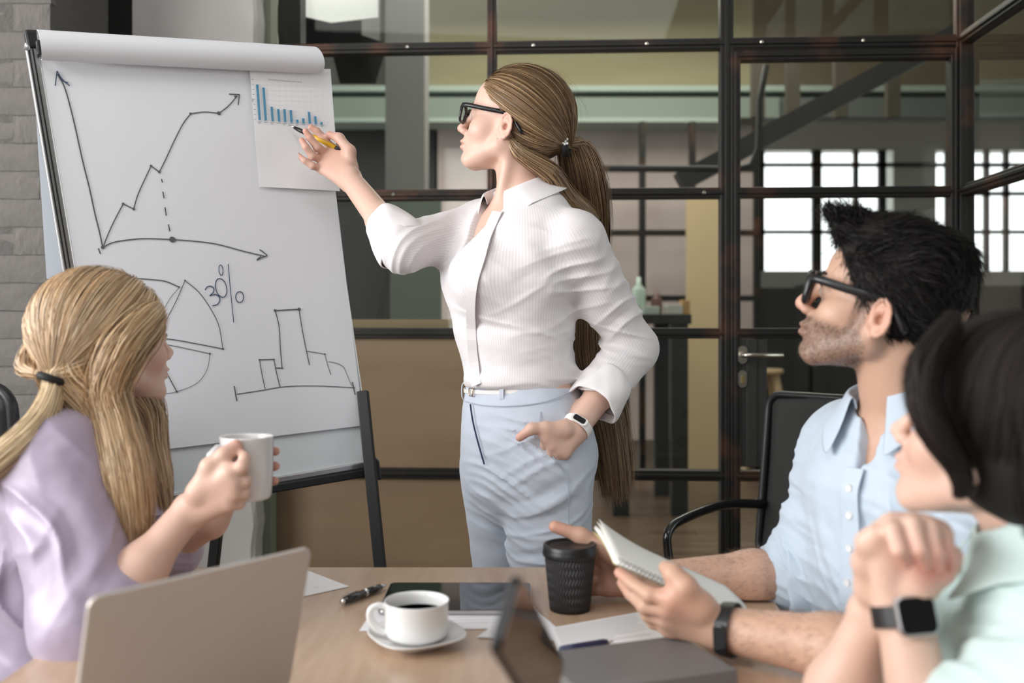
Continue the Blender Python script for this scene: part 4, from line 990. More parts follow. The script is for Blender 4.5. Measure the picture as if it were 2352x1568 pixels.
# torso sections: (centre, side radius, depth radius)
def C_(px, py, Y): return P(px, py, Y)
TW = [(C_(1205, 500, 2.10), .120, .062), (C_(1190, 560, 2.09), .148, .090), (C_(1173, 640, 2.08), .146, .112), (C_(1176, 740, 2.09), .130, .096), (C_(1196, 850, 2.09), .122, .094), (C_(1205, 930, 2.09), .142, .108), (C_(1213, 1030, 2.09), .160, .126)]
shL = C_(1322, 552, 1.985); elL = C_(1452, 800, 2.07); wrL = C_(1322, 985, 1.945)
shR = C_(1108, 520, 2.20); elR = C_(925, 568, 2.04); wrR = C_(805, 413, 2.22)
neckB = C_(1198, 478, 2.10)
def torso(g, secs, k=.03):
    for a, b in zip(secs[:-1], secs[1:]): g.eseg(a[0], b[0], s_l, a[1:], b[1:], k)
g = G((-.50, 1.84, .86), (.31, 2.36, 1.79), .0021)
torso(g, TW[:6])
g.frame(); g.eseg(V(*neckB)+V(0, 0, -.03), TW[1][0], s_l, (.055, .052), (.10, .06), .05)
g.rc(hO+V(.018, .0, -.055), neckB+V(.004, 0, -.03), .054, .053, .03)
g.chain([neckB+V(0, 0, -.05), shL+V(0, 0, .0), elL, wrL], [.045, .046, .036, .0255], .03)
g.chain([neckB+V(0, 0, -.05), shR, elR, wrR], [.045, .044, .036, .0255], .03)
g.rc(elL, (elL+wrL)/2, .036, .037, .02); g.rc(elR, (elR*.65+wrR*.35), .034, .036, .02)
head(g, hO, hf, 1.0)
# neck tendon
g.frame(); g.rc(hO+V(-.0, -.052, -.04), neckB+V(-.055, -.035, -.02), .009, .008, .022)
# raised right hand, palm towards the camera
q = lambda x, y, Y: P(x, y, Y)
hand(g, wrR, (q(822, 380, 2.24)-q(793, 437, 2.24)), [q(765, 345, 2.285), q(752, 355, 2.275), q(742, 369, 2.268), q(738, 388, 2.262)],
     [[q(744, 318, 2.285), q(728, 301, 2.28), q(714, 292, 2.275)], [q(729, 338, 2.25), q(712, 316, 2.24), q(702, 301, 2.235)], [q(718, 358, 2.245), q(703, 338, 2.235), q(693, 322, 2.235)], [q(718, 381, 2.245), q(700, 369, 2.24), q(683, 355, 2.24)]],
     [q(806, 388, 2.25), q(803, 347, 2.25), q(779, 317, 2.262), q(757, 309, 2.272)], 1.0)
# left hand sliding into the pocket, thumb outside
hand(g, wrL, (q(1285, 965, 1.93)-q(1320, 1010, 1.93)), [q(1256, 1002, 1.915), q(1268, 1022, 1.915), q(1282, 1036, 1.92), q(1298, 1042, 1.925)],
     [[q(1244, 1052, 1.965), q(1240, 1085, 2.0), q(1240, 1105, 2.01)], [q(1266, 1066, 1.95), q(1260, 1105, 2.0), q(1260, 1125, 2.01)], [q(1284, 1070, 1.95), q(1280, 1115, 2.0), q(1280, 1130, 2.01)], [q(1300, 1066, 1.96), q(1296, 1100, 2.0), q(1296, 1115, 2.01)]],
     [q(1296, 985, 1.925), q(1254, 984, 1.912), q(1222, 984, 1.905), q(1194, 1004, 1.905)], .98)
g.cut(V(0, 0, .90), V(0, 0, -1), 0)
v, f = g.mesh(2); print('body', len(v), time.time()-_t0)
SK = (.66, .435, .345)
W_ = lambda x, y, z: npv(hO)+hf @ np.array((x, y, z))
blob = [(W_(.100, 0, -.0525), .011, (.50, .17, .15), .75), (W_(.098, 0, -.0645), .011, (.52, .18, .16), .75), (W_(.1, .018, -.058), .008, (.5, .17, .15), .6), (W_(.1, -.018, -.058), .008, (.5, .17, .15), .6),
        (W_(.06, .045, -.03), .03, (.66, .36, .29), .25), (W_(-.008, .078, 0), .03, (.66, .33, .25), .45), (W_(.11, 0, -.025), .014, (.66, .34, .27), .5)]
for p in (q(1194, 1004, 1.905), q(714, 292, 2.275), q(702, 301, 2.235), q(693, 322, 2.235), q(683, 355, 2.24), q(757, 309, 2.272)): blob.append((p, .018, (.66, .30, .24), .6))
blob.append((q(760, 370, 2.26), .05, (.66, .35, .28), .5))
blob.append((q(1171, 396, 2.03), .0022, (.12, .06, .04), .9))
npobj('body', v, f, M_skin, wom, col=paint(v, SK, blob))
eyes(wom, hO, hf, 1.0)
# earring and nail
B().lathe([(0, .0017), (.0012, .0012), (.0017, 0), (.0012, -.0012), (0, -.0017)], q(1141, 318, 2.015), 10).build('earring', M_china, wom, smooth=True)
glasses(wom, hO, hf, 1.0, h=.037, thick=.0030, tk=1.25)

# blouse
M_blouse = pinstripe('white pinstripe cotton', (.745, .715, .725), (.665, .63, .65), 1250, (.6, -.8, .12), bump=(170, .2, .0008))
M_cuff = mat('white cotton', (.755, .73, .74), .85, bump=(170, .2, .0008))
g = G((-.30, 1.80, .94), (.36, 2.36, 1.52), .0026)
g.off = .009
def wtorso(g, secs, k=.03):
    for a, b in zip(secs[:-1], secs[1:]): g.eseg(a[0], b[0], s_l, a[1:], b[1:], k)
bl = [(TW[0][0], .115, .066), (TW[1][0], .150, .094), (TW[2][0], .150, .112), (TW[3][0], .134, .100), (C_(1196, 865, 2.09), .128, .100)]
wtorso(g, bl, .035)
g.eseg(neckB+V(0, 0, -.028), TW[1][0], s_l, (.066, .058), (.11, .07), .05)
bustL = C_(1110, 640, 1.995); bustR = C_(1092, 640, 2.11)
g.ell(bustL, (.055, .055, .056), .05); g.ell(bustR, (.050, .052, .054), .05)
g.chain([neckB+V(0, 0, -.055), shL, elL], [.044, .047, .042], .03)
g.chain([elL, elL*.45+wrL*.55], [.044, .042], .02)
g.chain([neckB+V(0, 0, -.055), shR, elR], [.044, .047, .041], .03)
g.chain([elR, elR*.88+wrR*.12], [.041, .039], .02)
g.ell(C_(1210, 872, 2.09), (.132, .112, .03), .02, [[-.8, .6, 0], [-.6, -.8, 0], [0, 0, 1]])
g.off = 0
# open neckline (a narrow V) and collar opening
g.rc(hO+V(.012, 0, -.06), neckB+V(.004, 0, -.045), .062, .060, .004, 's')
g.wedge(C_(1190, 590, 2.09), s_l, f_, .52, .20)
fo = folds([(elR+V(0, 0, 0), .09, V(-.8, .2, .5), .032, .0042), ((shR+elR)/2, .09, V(-.5, -.3, .6), .044, .0032), (shL*.5+elL*.5, .12, V(.5, .2, -.9), .060, .0042), (elL+V(-.04, -.03, .03), .07, V(.2, -.2, .9), .034, .0050),
            (C_(1300, 640, 1.97), .11, V(-.35, 0, .9), .042, .0045), (C_(1200, 840, 2.0), .12, V(.1, 0, 1), .046, .0034), (C_(1130, 800, 2.0), .10, V(.2, 0, 1), .032, .0028), (C_(1085, 640, 1.98), .06, V(.7, 0, .7), .020, .0028), (C_(1290, 860, 2.02), .07, V(.1, 0, 1), .030, .0045), (C_(1200, 620, 1.97), .1, V(.5, 0, .8), .04, .0028)], .0010)
g.disp(fo)
g.cut(C_(1200, 888, 2.09), V(0, 0, -1), .004)
v, f = g.mesh(2); print('blouse', len(v), time.time()-_t0)
ob = npobj('blouse', v, f, M_blouse, wom); stripes(ob, v, [(TW[0][0], TW[6][0], .13, f_, 1.0), (neckB, shL, .05, V(0, 0, 1), .7), (shL, elL, .05, V(0, 1, 0), 1), (elL, wrL, .045, V(0, 1, 0), 1), (neckB, shR, .05, V(0, 0, 1), .7), (shR, elR, .05, V(0, 1, 0), 1), (elR, wrR, .045, V(0, 1, 0), 1)])
# placket, buttons, collar
def along(pts, w, t, nm, m, par, K=24, nrm=None, w2=None, bv=.001):
    pp = resample(pts, K); vs = []; n = len(pp)
    for i in range(n):
        d = Vector(pp[min(i+1, n-1)]-pp[max(i-1, 0)]).normalized(); no = Vector(nrm[min(i, len(nrm)-1)] if isinstance(nrm, list) else nrm).normalized(); sd = d.cross(no).normalized(); ww = w if w2 is None else w+(w2-w)*i/(n-1)
        c = Vector(pp[i])
        for a, b in ((-.5, 0), (.5, 0), (.5, 1), (-.5, 1)): vs.append(c+sd*ww*a+no*t*b)
    fs = [(i*4+j, i*4+(j+1) % 4, i*4+4+(j+1) % 4, i*4+4+j) for i in range(n-1) for j in range(4)]+[(3, 2, 1, 0), tuple(n*4-4+j for j in range(4))]
    return B().add(vs, fs).build(nm, m, par, smooth=False, bevel=bv)
# collar: stand and two leaves around the neck
def collar(par, m, cen, up, rad, hgt, front, leaf=.055, gapang=.6, nm='collar', tip=.03, flare=.012, squash=1.0):
    up = Vector(up).normalized(); fr = Vector(front); fr = (fr-up*fr.dot(up)).normalized(); lf = up.cross(fr); cen = Vector(cen); vs = []; n = 40; rows = 6
    for i in range(n+1):
        u = i/n; a = gapang+(2*math.pi-2*gapang)*u; d = fr*math.cos(a)+lf*math.sin(a)*squash
        e = abs(u-.5)*2; drop = leaf*(.72+.28*e**2)+(tip*max(0, (e-.80)/.2)); 
        top = cen+d*rad+up*hgt*(1-.35*e**3)
        for r in range(rows+1):
            if r <= 1: p = cen+d*(rad-.002)+up*hgt*(1-.35*e**3)*r
            elif r == 2: p = top+d*.004+up*.002
            else:
                k = (r-2)/(rows-2); p = top+d*(.006+flare*k+.02*k*k)-up*drop*k
                p += fr*(.018*max(0, (e-.8)/.2)*k)
            vs.append(p)
    m_ = rows+1; fs = [(i*m_+r, i*m_+r+1, (i+1)*m_+r+1, (i+1)*m_+r) for i in range(n) for r in range(rows)]
    o = B().add(vs, fs).build(nm, m, par, smooth=True); k = o.modifiers.new('t', 'SOLIDIFY'); k.thickness = .0022; k.offset = 0; s = o.modifiers.new('s', 'SUBSURF'); s.levels = 1; s.render_levels = 1
    return o
collar(wom, M_cuff, neckB+V(-.012, -.008, .020), V(-.25, -.15, 1), .066, .034, V(-.78, -.62, 0), leaf=.050, gapang=.55, flare=.026, tip=.050)
pl_pts = [C_(1142, 480, 1.955), C_(1120, 530, 1.938), C_(1103, 590, 1.918), C_(1085, 650, 1.905), C_(1080, 720, 1.94), C_(1084, 800, 1.985), C_(1094, 884, 1.99)]
def snap(p, v, n, out=.002):   # lay a point on the cloth surface nearest along n
    p = npv(p); n = npv(n); n = n/np.linalg.norm(n); d = v-p; al = d @ n; pe = ((d-np.outer(al, n))**2).sum(1); m = pe < .008**2
    return Vector(p+n*(al[m].max()+out)) if m.any() else Vector(p)
pn = V(-.62, -.78, 0)
pp = [snap(p, v, V(0, -1, 0), .0008) for p in resample([tuple(a) for a in pl_pts], 16)]
along(pp, .022, .0016, 'placket', M_blouse, wom, 40, nrm=V(-.35, -.93, 0))
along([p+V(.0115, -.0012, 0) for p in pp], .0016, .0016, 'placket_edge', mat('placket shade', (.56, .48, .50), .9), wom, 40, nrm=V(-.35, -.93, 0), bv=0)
# rolled cuffs
def cuff(par, m, a, c, r0, r1, seed, nm='cuff', hr=.0035, amp=.003):
    a = Vector(a); c = Vector(c); d = (c-a).normalized(); L = (c-a).length; x = d.orthogonal().normalized(); y = d.cross(x); n = 44; vs = []; rn = random.Random(seed)
    ph = [rn.uniform(0, 6.28) for _ in range(4)]
    prof = [(0, r0*.93), (.0, r0), (.25, r0*1.04+.001), (.5, (r0+r1)/2*1.05), (.8, r1*1.04), (1.0, r1*1.0), (1.0, r1*.90), (.7, r1*.88)]
    for k, (t, r) in enumerate(prof):
        for j in range(n):
            an = 2*math.pi*j/n; w = amp*(math.sin(an*2+ph[0]+t*2)+.6*math.sin(an*5+ph[1]-t*4)+.3*math.sin(an*9+ph[2]+t*8))
            vs.append(a+d*(L*t+amp*1.4*math.sin(an*2+ph[3]))+(x*math.cos(an)+y*math.sin(an))*(r+w))
    fs = [(k*n+j, k*n+(j+1) % n, (k+1)*n+(j+1) % n, (k+1)*n+j) for k in range(len(prof)-1) for j in range(n)]
    o = B().add(vs, fs).build(nm, m, par, smooth=True); k = o.modifiers.new('t', 'SOLIDIFY'); k.thickness = .0018; s = o.modifiers.new('s', 'SUBSURF'); s.levels = 1; s.render_levels = 1; return o
dR = (wrR-elR); cuff(wom, M_cuff, elR-dR*.02, elR+dR*.30, .0555, .0530, 3, amp=.004)
dL = (wrL-elL); cuff(wom, M_cuff, elL+dL*.42, elL+dL*.72, .0535, .0540, 5, amp=.004)

# trousers
M_tr = mat('light blue trousers cotton', (.53, .58, .665), .9, sheen=.2, bump=((400, 400, 120), .15, .0006))
kL = C_(1262, 1250, 2.02); kR = C_(1165, 1250, 2.17)
anL = V(.10, 2.05, .09); anR = V(-.03, 2.24, .09); knL = V(.085, 2.0, .50); knR = V(-.02, 2.19, .50)
g = G((-.20, 1.80, .03), (.30, 2.40, 1.09), .0034)
tb_ = [(C_(1192, 893, 2.09), .128, .106), (C_(1203, 950, 2.09), .148, .120), (C_(1213, 1040, 2.09), .163, .130), (C_(1212, 1090, 2.09), .155, .125)]
for a, b in zip(tb_[:-1], tb_[1:]): g.eseg(a[0], b[0], s_l, a[1:], b[1:], .03)
g.chain([C_(1255, 1080, 2.02), kL, knL, anL], [.098, .088, .062, .048], .012)
g.chain([C_(1148, 1080, 2.13), kR, knR, anR], [.090, .082, .062, .048], .008)
g.disp(folds([(C_(1160, 1090, 1.97), .09, V(.5, 0, .9), .030, .0060), (C_(1250, 1130, 1.95), .10, V(-.35, 0, .9), .032, .0060), (C_(1210, 1020, 1.95), .09, V(.25, 0, 1), .030, .0035), (C_(1200, 1250, 1.95), .11, V(0, 0, 1), .040, .0030), (C_(1110, 1200, 2.0), .1, V(.2, 0, 1), .035, .0035)], .0010))
g.cut(C_(1192, 878, 2.09), V(.06, 0, 1), .003); g.cut(V(0, 2.1, .05), V(0, 0, -1), .002)
# pocket slit: a shallow groove where the hand enters
g.chain([C_(1300, 985, 1.90), C_(1275, 1015, 1.89)], [.045, .035], .006, 's')
g.chain([C_(1243, 1008, 1.935), C_(1262, 1035, 1.94), C_(1282, 1060, 1.95), C_(1296, 1072, 1.965)], [.003]*4, .004, 's')
v, f = g.mesh(2); npobj('trousers', v, f, M_tr, wom); trv = v
print('trousers', len(v), time.time()-_t0)
M_seam = mat('trouser seam', (.36, .40, .47), .9); M_navy = mat('navy lining', (.02, .035, .08), .9)
def surfline(pts, vv, w, t, nm, m, par, K=30, n=V(0, -1, 0), out=.0006):
    pp = [snap(p, vv, n, out) for p in resample([tuple(a) for a in pts], K)]
    sm = [pp[0]]+[(pp[i-1]+pp[i]*2+pp[i+1])/4 for i in range(1, len(pp)-1)]+[pp[-1]]
    return along(sm, w, t, nm, m, par, K*2, nrm=n, bv=0)
surfline([C_(1079, 930, 2), C_(1086, 970, 2), C_(1100, 1020, 2), C_(1113, 1062, 2)], v, .0035, .0015, 'fly_edge', M_navy, wom)
surfline([C_(1300, 1072, 2), C_(1302, 1150, 2), C_(1302, 1240, 2), C_(1298, 1330, 2)], v, .0018, .0008, 'side_seam', M_seam, wom)
surfline([C_(1060, 926, 2), C_(1120, 930, 2), C_(1200, 926, 2), C_(1262, 915, 2), C_(1318, 896, 2)], v, .0018, .0008, 'waistband_seam', M_seam, wom)
surfline([C_(1240, 940, 2), C_(1240, 985, 2), C_(1262, 1030, 2), C_(1294, 1072, 2)], v, .0022, .0010, 'pocket_edge', M_seam, wom)
# belt, loops, buckle
bc0 = C_(1192, 893, 2.09)
def waist_ring(cz, ra, rb, w, nm, m, tilt=0.0, a0=0, a1=2*math.pi, K=64, t=.0022):
    pts = []; ns = []
    for i in range(K+1):
        a = a0+(a1-a0)*i/K; d = f_*math.cos(a)*rb+s_l*math.sin(a)*ra; pts.append(Vector((bc0.x, bc0.y, cz))+d+V(0, 0, tilt*d.x)); ns.append((f_*math.cos(a)/rb+s_l*math.sin(a)/ra))
    vs = []
    for p, n_ in zip(pts, ns):
        n_ = n_.normalized()
        for z, o in ((-.5, 0), (.5, 0), (.5, 1), (-.5, 1)): vs.append(p+V(0, 0, w*z)+n_*t*o)
    n = len(pts); fs = [(i*4+j, i*4+(j+1) % 4, i*4+4+(j+1) % 4, i*4+4+j) for i in range(n-1) for j in range(4)]
    if a1-a0 < 6.2: fs += [(3, 2, 1, 0), tuple(n*4-4+j for j in range(4))]
    B().add(vs, fs).build(nm, m, wom, bevel=.0005); return pts, ns
M_belt = mat('white leather belt', (.80, .78, .75), .4)
bz = C_(1192, 896, 2.0).z
bp_, bn_ = waist_ring(bz, .1335, .1115, .0085, 'belt', M_belt, tilt=.06)
def ringpt(a, dz=0.0, out=.0): d = f_*math.cos(a)*(.1115+out)+s_l*math.sin(a)*(.1335+out); return Vector((bc0.x, bc0.y, bz+dz+.06*d.x))+d
for a in (.55, 2.0, -.6, 3.6):
    n_ = (f_*math.cos(a)/.1115+s_l*math.sin(a)/.1335).normalized(); c = ringpt(a, 0, .003)
    along([c+V(0, 0, .019)-n_*.003, c+V(0, 0, .010)+n_*.002, c+V(0, 0, -.012)+n_*.002, c+V(0, 0, -.021)-n_*.002], .010, .0018, 'belt_loop', M_tr, wom, 10, nrm=n_)
M_gold = mat('rose gold metal', (.62, .44, .34), .25, 1.0)
a = -.12; n_ = (f_*math.cos(a)/.1115+s_l*math.sin(a)/.1335).normalized(); sx_ = V(0, 0, 1).cross(n_); c = ringpt(a, 0, .004)
bk_pts = [c+sx_*x+V(0, 0, 1)*y+n_*.001 for x, y in rounded_rect(.017, .016, .004, 4)]
B().tube(bk_pts+[bk_pts[0]], .0013, 8, cap=False).build('buckle', M_gold, wom, smooth=True)
# white fitness band at the left wrist
aL = (elL-wrL).normalized(); bcn = wrL+aL*.006
M_white = mat('white silicone', (.82, .81, .80), .4)
x_ = aL.orthogonal().normalized(); y_ = aL.cross(x_); vs = []
for i in range(41):
    a = 2*math.pi*i/40
    for z, r in ((-.0085, .0290), (.0085, .0300), (.0085, .0320), (-.0085, .0310)): vs.append(bcn+aL*z+(x_*math.cos(a)+y_*math.sin(a))*r)
bd = B().add(vs, [(i*4+j, i*4+(j+1) % 4, i*4+4+(j+1) % 4, i*4+4+j) for i in range(40) for j in range(4)]).build('fitness_band', M_white, wom, smooth=False, bevel=.0008)
on = V(-.35, -1, -.1); on = (on-aL*on.dot(aL)).normalized(); sdv = aL.cross(on)
cen = bcn+on*.0300
B().slab([cen+sdv*x+aL*y for x, y in rounded_rect(.036, .0165, .006)], .0032, on).build('band_case', M_white, bd, bevel=.0006)
B().slab([cen+on*.0028+sdv*x+aL*y for x, y in rounded_rect(.026, .0125, .004)], .0012, on).build('band_screen', M_glassblk, bd)
# shoes
M_shoe = mat('beige leather shoe', (.42, .30, .22), .4)
for k, a in enumerate((anL, anR)):
    g = G((a.x-.24, a.y-.20, .0), (a.x+.10, a.y+.12, .16), .004, far=.03); d = V(-.85, -.5, 0).normalized()
    g.chain([V(a.x, a.y, .065)-d*.02, V(a.x, a.y, .04)+d*.07, V(a.x, a.y, .026)+d*.16], [.036, .034, .024], .02); g.cut(V(0, 0, .004), V(0, 0, -1), 0); g.cut(V(0, 0, .10), V(0, 0, 1), 0)
    vv, ff = g.mesh(1); npobj('shoe', vv, ff, M_shoe, wom)

# hair: cap swept back to a low tie, then a very long tail
HB = [(.27, .155, .075), (.44, .27, .14), (.16, .09, .048), (.62, .43, .24), (.10, .06, .034)]
def hair_ok(p): return ((p @ HAIR_N) < HAIR_C-.001) & (p[:, 2] > -.060)
def cap_shell(O, R, sc, tie, col, h=.0026, extra=None, inflate=.006, back=0.0, earcut=True):
    Ow = npv(O); g = G(Ow-.18*sc, Ow+.18*sc, h, far=.03); g.frame(O, R, sc)
    g.ell((-.012-back, 0, .040), (.104+inflate, .078+inflate, .091+inflate), 0)
    g.rc((-.055, 0, -.01), tie, .05, .009, .04)
    if extra: extra(g)
    g.cut((.067, 0, .086), HAIR_N, .006)
    g.cut((0, 0, -.072), (0, 0, -1), .01)
    if earcut:
        for y in (1, -1): g.ell((.000, .085*y, -.008), (.021, .030, .034), .004, mode='s')
    v, f = g.mesh(2); return v, f, np.array(col)
tieW = (-.128, 0, -.004)
parts = [cap_shell(hO, hf, 1.0, tieW, (.13, .075, .038))]
rt = sph(22000, rng)*np.array((.104, .079, .094))+np.array((-.012, 0, .040)); rt = rt[hair_ok(rt)]
edge = rt[(rt @ HAIR_N) > HAIR_C-.02]; inner = rt[rng.random(len(rt)) < .45]; roots = np.concatenate([edge, edge+rng.normal(size=edge.shape)*.003, inner]); roots = roots[rng.permutation(len(roots))[:8500]]
def earclear(pth, O, R, sc):
    L = (pth.reshape(-1, 3)-npv(O)) @ np.array(R)/sc; m = (((L[:, 0]-.000)/.019)**2+((L[:, 2]+.008)/.031)**2 < 1) & (abs(L[:, 1]) > .045); return pth[~m.reshape(pth.shape[:2]).any(1)]
pth = earclear(scalp_paths(hO, hf, 1.0, roots, tieW, 16, rng, (.006, .015), wob=.025), hO, hf, 1.0)
parts.append(strand_mesh(pth, rng.uniform(.0004, .0009, len(pth)), palette(len(pth), rng, HB), '', None, None, cen=hO))
tw = V(*W_(*tieW))
tail = [tw+V(-.004, 0, .002), C_(1318, 335, 2.11), C_(1338, 400, 2.15), C_(1350, 480, 2.21), C_(1352, 580, 2.27), C_(1352, 700, 2.27), C_(1356, 820, 2.24), C_(1385, 930, 2.20), C_(1405, 1040, 2.18), C_(1418, 1150, 2.18)]
pth = locks(tail, 6500, 30, [.012, .030, .040, .042, .040, .040, .044, .046, .044, .036], rng, clump=9, curl=.10, len_var=.22, lean=(1, .8, .5))
HB2 = [(.17, .095, .045), (.26, .15, .075), (.09, .05, .026), (.46, .30, .16)]
parts.append(strand_mesh(pth, rng.uniform(.0005, .0010, len(pth)), palette(len(pth), rng, HB2), '', None, None))
nape = [W_(-.022, .064, -.030), W_(-.050, .062, -.052), C_(1258, 392, 2.04), C_(1275, 420, 2.07), C_(1300, 460, 2.09), C_(1345, 500, 2.12), C_(1360, 560, 2.2)]
pth = locks(nape, 2400, 18, [.004, .012, .018, .022, .024, .022, .02], rng, clump=8, curl=.03, len_var=.3)
parts.append(strand_mesh(pth, rng.uniform(.0006, .0012, len(pth)), palette(len(pth), rng, HB), '', None, None))
fly = locks([W_(.07, .02, .088), W_(-.02, 0, .128), W_(-.09, 0, .08), W_(-.13, 0, 0)], 70, 14, [.02, .03, .04, .04], rng, clump=1, curl=.3)
parts.append(strand_mesh(fly, np.full(70, .00022), palette(70, rng, HB), '', None, None))
v, f, c = join(parts); npobj('hair', v, f, M_hairs, wom, col=c); print('hair', len(f), time.time()-_t0)
hd_ = npv(tw); ex = Vector(hf @ np.array((-1, 0, .35))).normalized()
x_ = ex.orthogonal().normalized(); y_ = ex.cross(x_)
ht = B().tube([tw+(x_*math.cos(a)+y_*math.sin(a))*.0175-ex*.002 for a in [2*math.pi*i/24 for i in range(25)]], .0078, 10, cap=False).build('hair_tie', mat('black elastic', (.008, .008, .009), .7), wom, smooth=True)
for i in range(7):
    a = i*.9; p = tw+V(-.004, -.022, .004)+V(math.cos(a)*.006*(i > 0), -.002, math.sin(a)*.006*(i > 0))
    B().lathe([(0, .003), (.0022, .002), (.003, 0), (.0022, -.002), (0, -.003)], p, 10).build('bead', M_china, ht, smooth=True)

# yellow pen held in her raised hand
ptip = onb(662, 286, .023); ptail = q(781, 344, 2.262); d = ptail-ptip
pen('pen', 'yellow and black pen held to the flip chart by the standing woman', ptip, ptail, .0052, [
    ('tip', M_chrome, [(0, 0), (.15, 0), (.45, .07), (.75, .13), (0, .13)]), ('grip', M_blk, [(.78, .13), (1, .22), (1, .40), (0, .40)]),
    ('barrel', mat('yellow plastic', (.75, .45, .03), .3, coat=.3), [(.98, .40), (1.12, .5), (1.12, .92), (0, .92)]), ('end_cap', M_blk, [(1.0, .92), (1.0, .96), (.55, .975), (.5, 1.0), (0, 1.0)])])
# ---------------------------------------------------------------- seated woman in lilac, left, seen from behind
lw = thing('person', 'seated blonde woman in a lilac blouse holding a white mug', 'person', V(-.75, 1.66, 0))
lO = V(-.680, 1.615, 1.160); lf = basis((.62, .785, 0), pitch=7)
tf = V(.97, .15, 0).normalized(); tl = V(-.15, .97, 0).normalized()
rS = V(-.715, 1.50, .985); rE = P(212, 1442, 1.385); rW = P(432, 1176, 1.462)
lS = V(-.755, 1.81, .99); lE = V(-.655, 1.66, .775); lW = P(487, 1195, 1.575)
nB = V(-.735, 1.655, 1.050)
g = G((-1.0, 1.28, .70), (-.34, 1.94, 1.33), .0021)
TT = [(V(-.735, 1.655, 1.0), .13, .07), (V(-.745, 1.655, .93), .155, .10), (V(-.76, 1.655, .80), .145, .10), (V(-.78, 1.655, .66), .15, .11)]
for a, b in zip(TT[:-1], TT[1:]): g.eseg(a[0], b[0], tl, a[1:], b[1:], .03)
g.rc(lO+V(-.02, -.01, -.05), nB+V(0, 0, -.03), .050, .054, .03)
g.chain([nB+V(0, 0, -.04), rS, rE, rW], [.045, .046, .037, .0255], .03); g.chain([nB+V(0, 0, -.04), lS, lE, lW], [.045, .046, .036, .0255], .03)
g.rc(rE, (rE+rW)/2, .036, .038, .02); g.rc(lE, (lE+lW)/2, .034, .036, .02)
head(g, lO, lf, .98)
hand(g, rW, P(450, 1120, 1.45)-P(455, 1200, 1.46), [P(528, 1086, 1.432), P(540, 1108, 1.430), P(540, 1133, 1.434), P(530, 1156, 1.442)],
     [[P(556, 1072, 1.428), P(562, 1052, 1.436), P(558, 1044, 1.446)], [P(562, 1106, 1.436), P(560, 1098, 1.452), P(548, 1098, 1.456)], [P(560, 1132, 1.440), P(556, 1128, 1.452), P(548, 1126, 1.456)], [P(550, 1156, 1.446), P(548, 1150, 1.452), P(542, 1146, 1.456)]],
     [P(455, 1130, 1.445), P(482, 1072, 1.44), P(515, 1045, 1.442), P(543, 1022, 1.452)], 1.0)
hand(g, lW, P(480, 1140, 1.57)-P(500, 1215, 1.57), [P(545, 1050, 1.575), P(545, 1080, 1.578), P(543, 1108, 1.578), P(540, 1132, 1.572)],
     [[P(590, 1040, 1.575), P(622, 1036, 1.555), P(633, 1036, 1.530)], [P(590, 1074, 1.578), P(622, 1071, 1.557), P(633, 1070, 1.530)], [P(588, 1108, 1.576), P(620, 1105, 1.552), P(631, 1104, 1.526)], [P(575, 1130, 1.570), P(600, 1130, 1.556), P(615, 1128, 1.548)]],
     [P(500, 1150, 1.565), P(515, 1100, 1.552), P(535, 1070, 1.548), P(560, 1060, 1.548)], .98)
g.cut(V(0, 0, .72), V(0, 0, -1), 0)
v, f = g.mesh(2)
Wl = lambda x, y, z: npv(lO)+lf @ np.array((x, y, z))
npobj('body', v, f, M_skin, lw, col=paint(v, SK, [(Wl(.06, -.045, -.03), .03, (.66, .33, .26), .5), (Wl(.100, 0, -.057), .014, (.5, .18, .16), .7), (P(633, 1036, 1.53), .022, (.55, .25, .19), .7), (P(633, 1070, 1.53), .022, (.55, .25, .19), .7), (P(631, 1104, 1.526), .022, (.55, .25, .19), .7), (P(545, 1020, 1.45), .014, (.62, .28, .22), .6)]))
eyes(lw, lO, lf, .98)
M_lilac = mat('lilac satin', (.40, .335, .445), .42, sheen=.3, bump=(120, .1, .0006))
g = G((-1.05, 1.30, .45), (-.38, 2.0, 1.10), .0032); g.off = .014
TB = [(V(-.738, 1.655, .995), .135, .078), (V(-.745, 1.655, .93), .162, .108), (V(-.765, 1.655, .80), .155, .112), (V(-.79, 1.655, .58), .175, .14), (V(-.79, 1.655, .50), .18, .14)]
for a, b in zip(TB[:-1], TB[1:]): g.eseg(a[0], b[0], tl, a[1:], b[1:], .04)
g.chain([nB+V(0, 0, -.045), rS, rE], [.050, .056, .062], .04); g.chain([nB+V(0, 0, -.045), lS, lE], [.048, .052, .052], .04)
g.rc(rE, rE*.84+rW*.16, .060, .050, .02); g.rc(lE, lE*.55+lW*.45, .050, .042, .02)
g.off = 0
g.rc(lO+V(-.02, -.01, -.05), nB+V(0, 0, -.03), .060, .060, .006, 's')
g.disp(folds([(rS*.6+rE*.4, .14, V(.45, .3, .25), .070, .0080), (rS*.25+rE*.75, .10, V(.6, .3, -.3), .055, .0070), (V(-.75, 1.6, .95), .14, V(.8, .2, .3), .075, .0065), (V(-.82, 1.5, .75), .16, V(.6, .1, .5), .080, .0090), (lE*.6+lW*.4, .07, V(.3, 0, .9), .02, .004)], .0015))
v, f = g.mesh(2); npobj('blouse', v, f, M_lilac, lw)
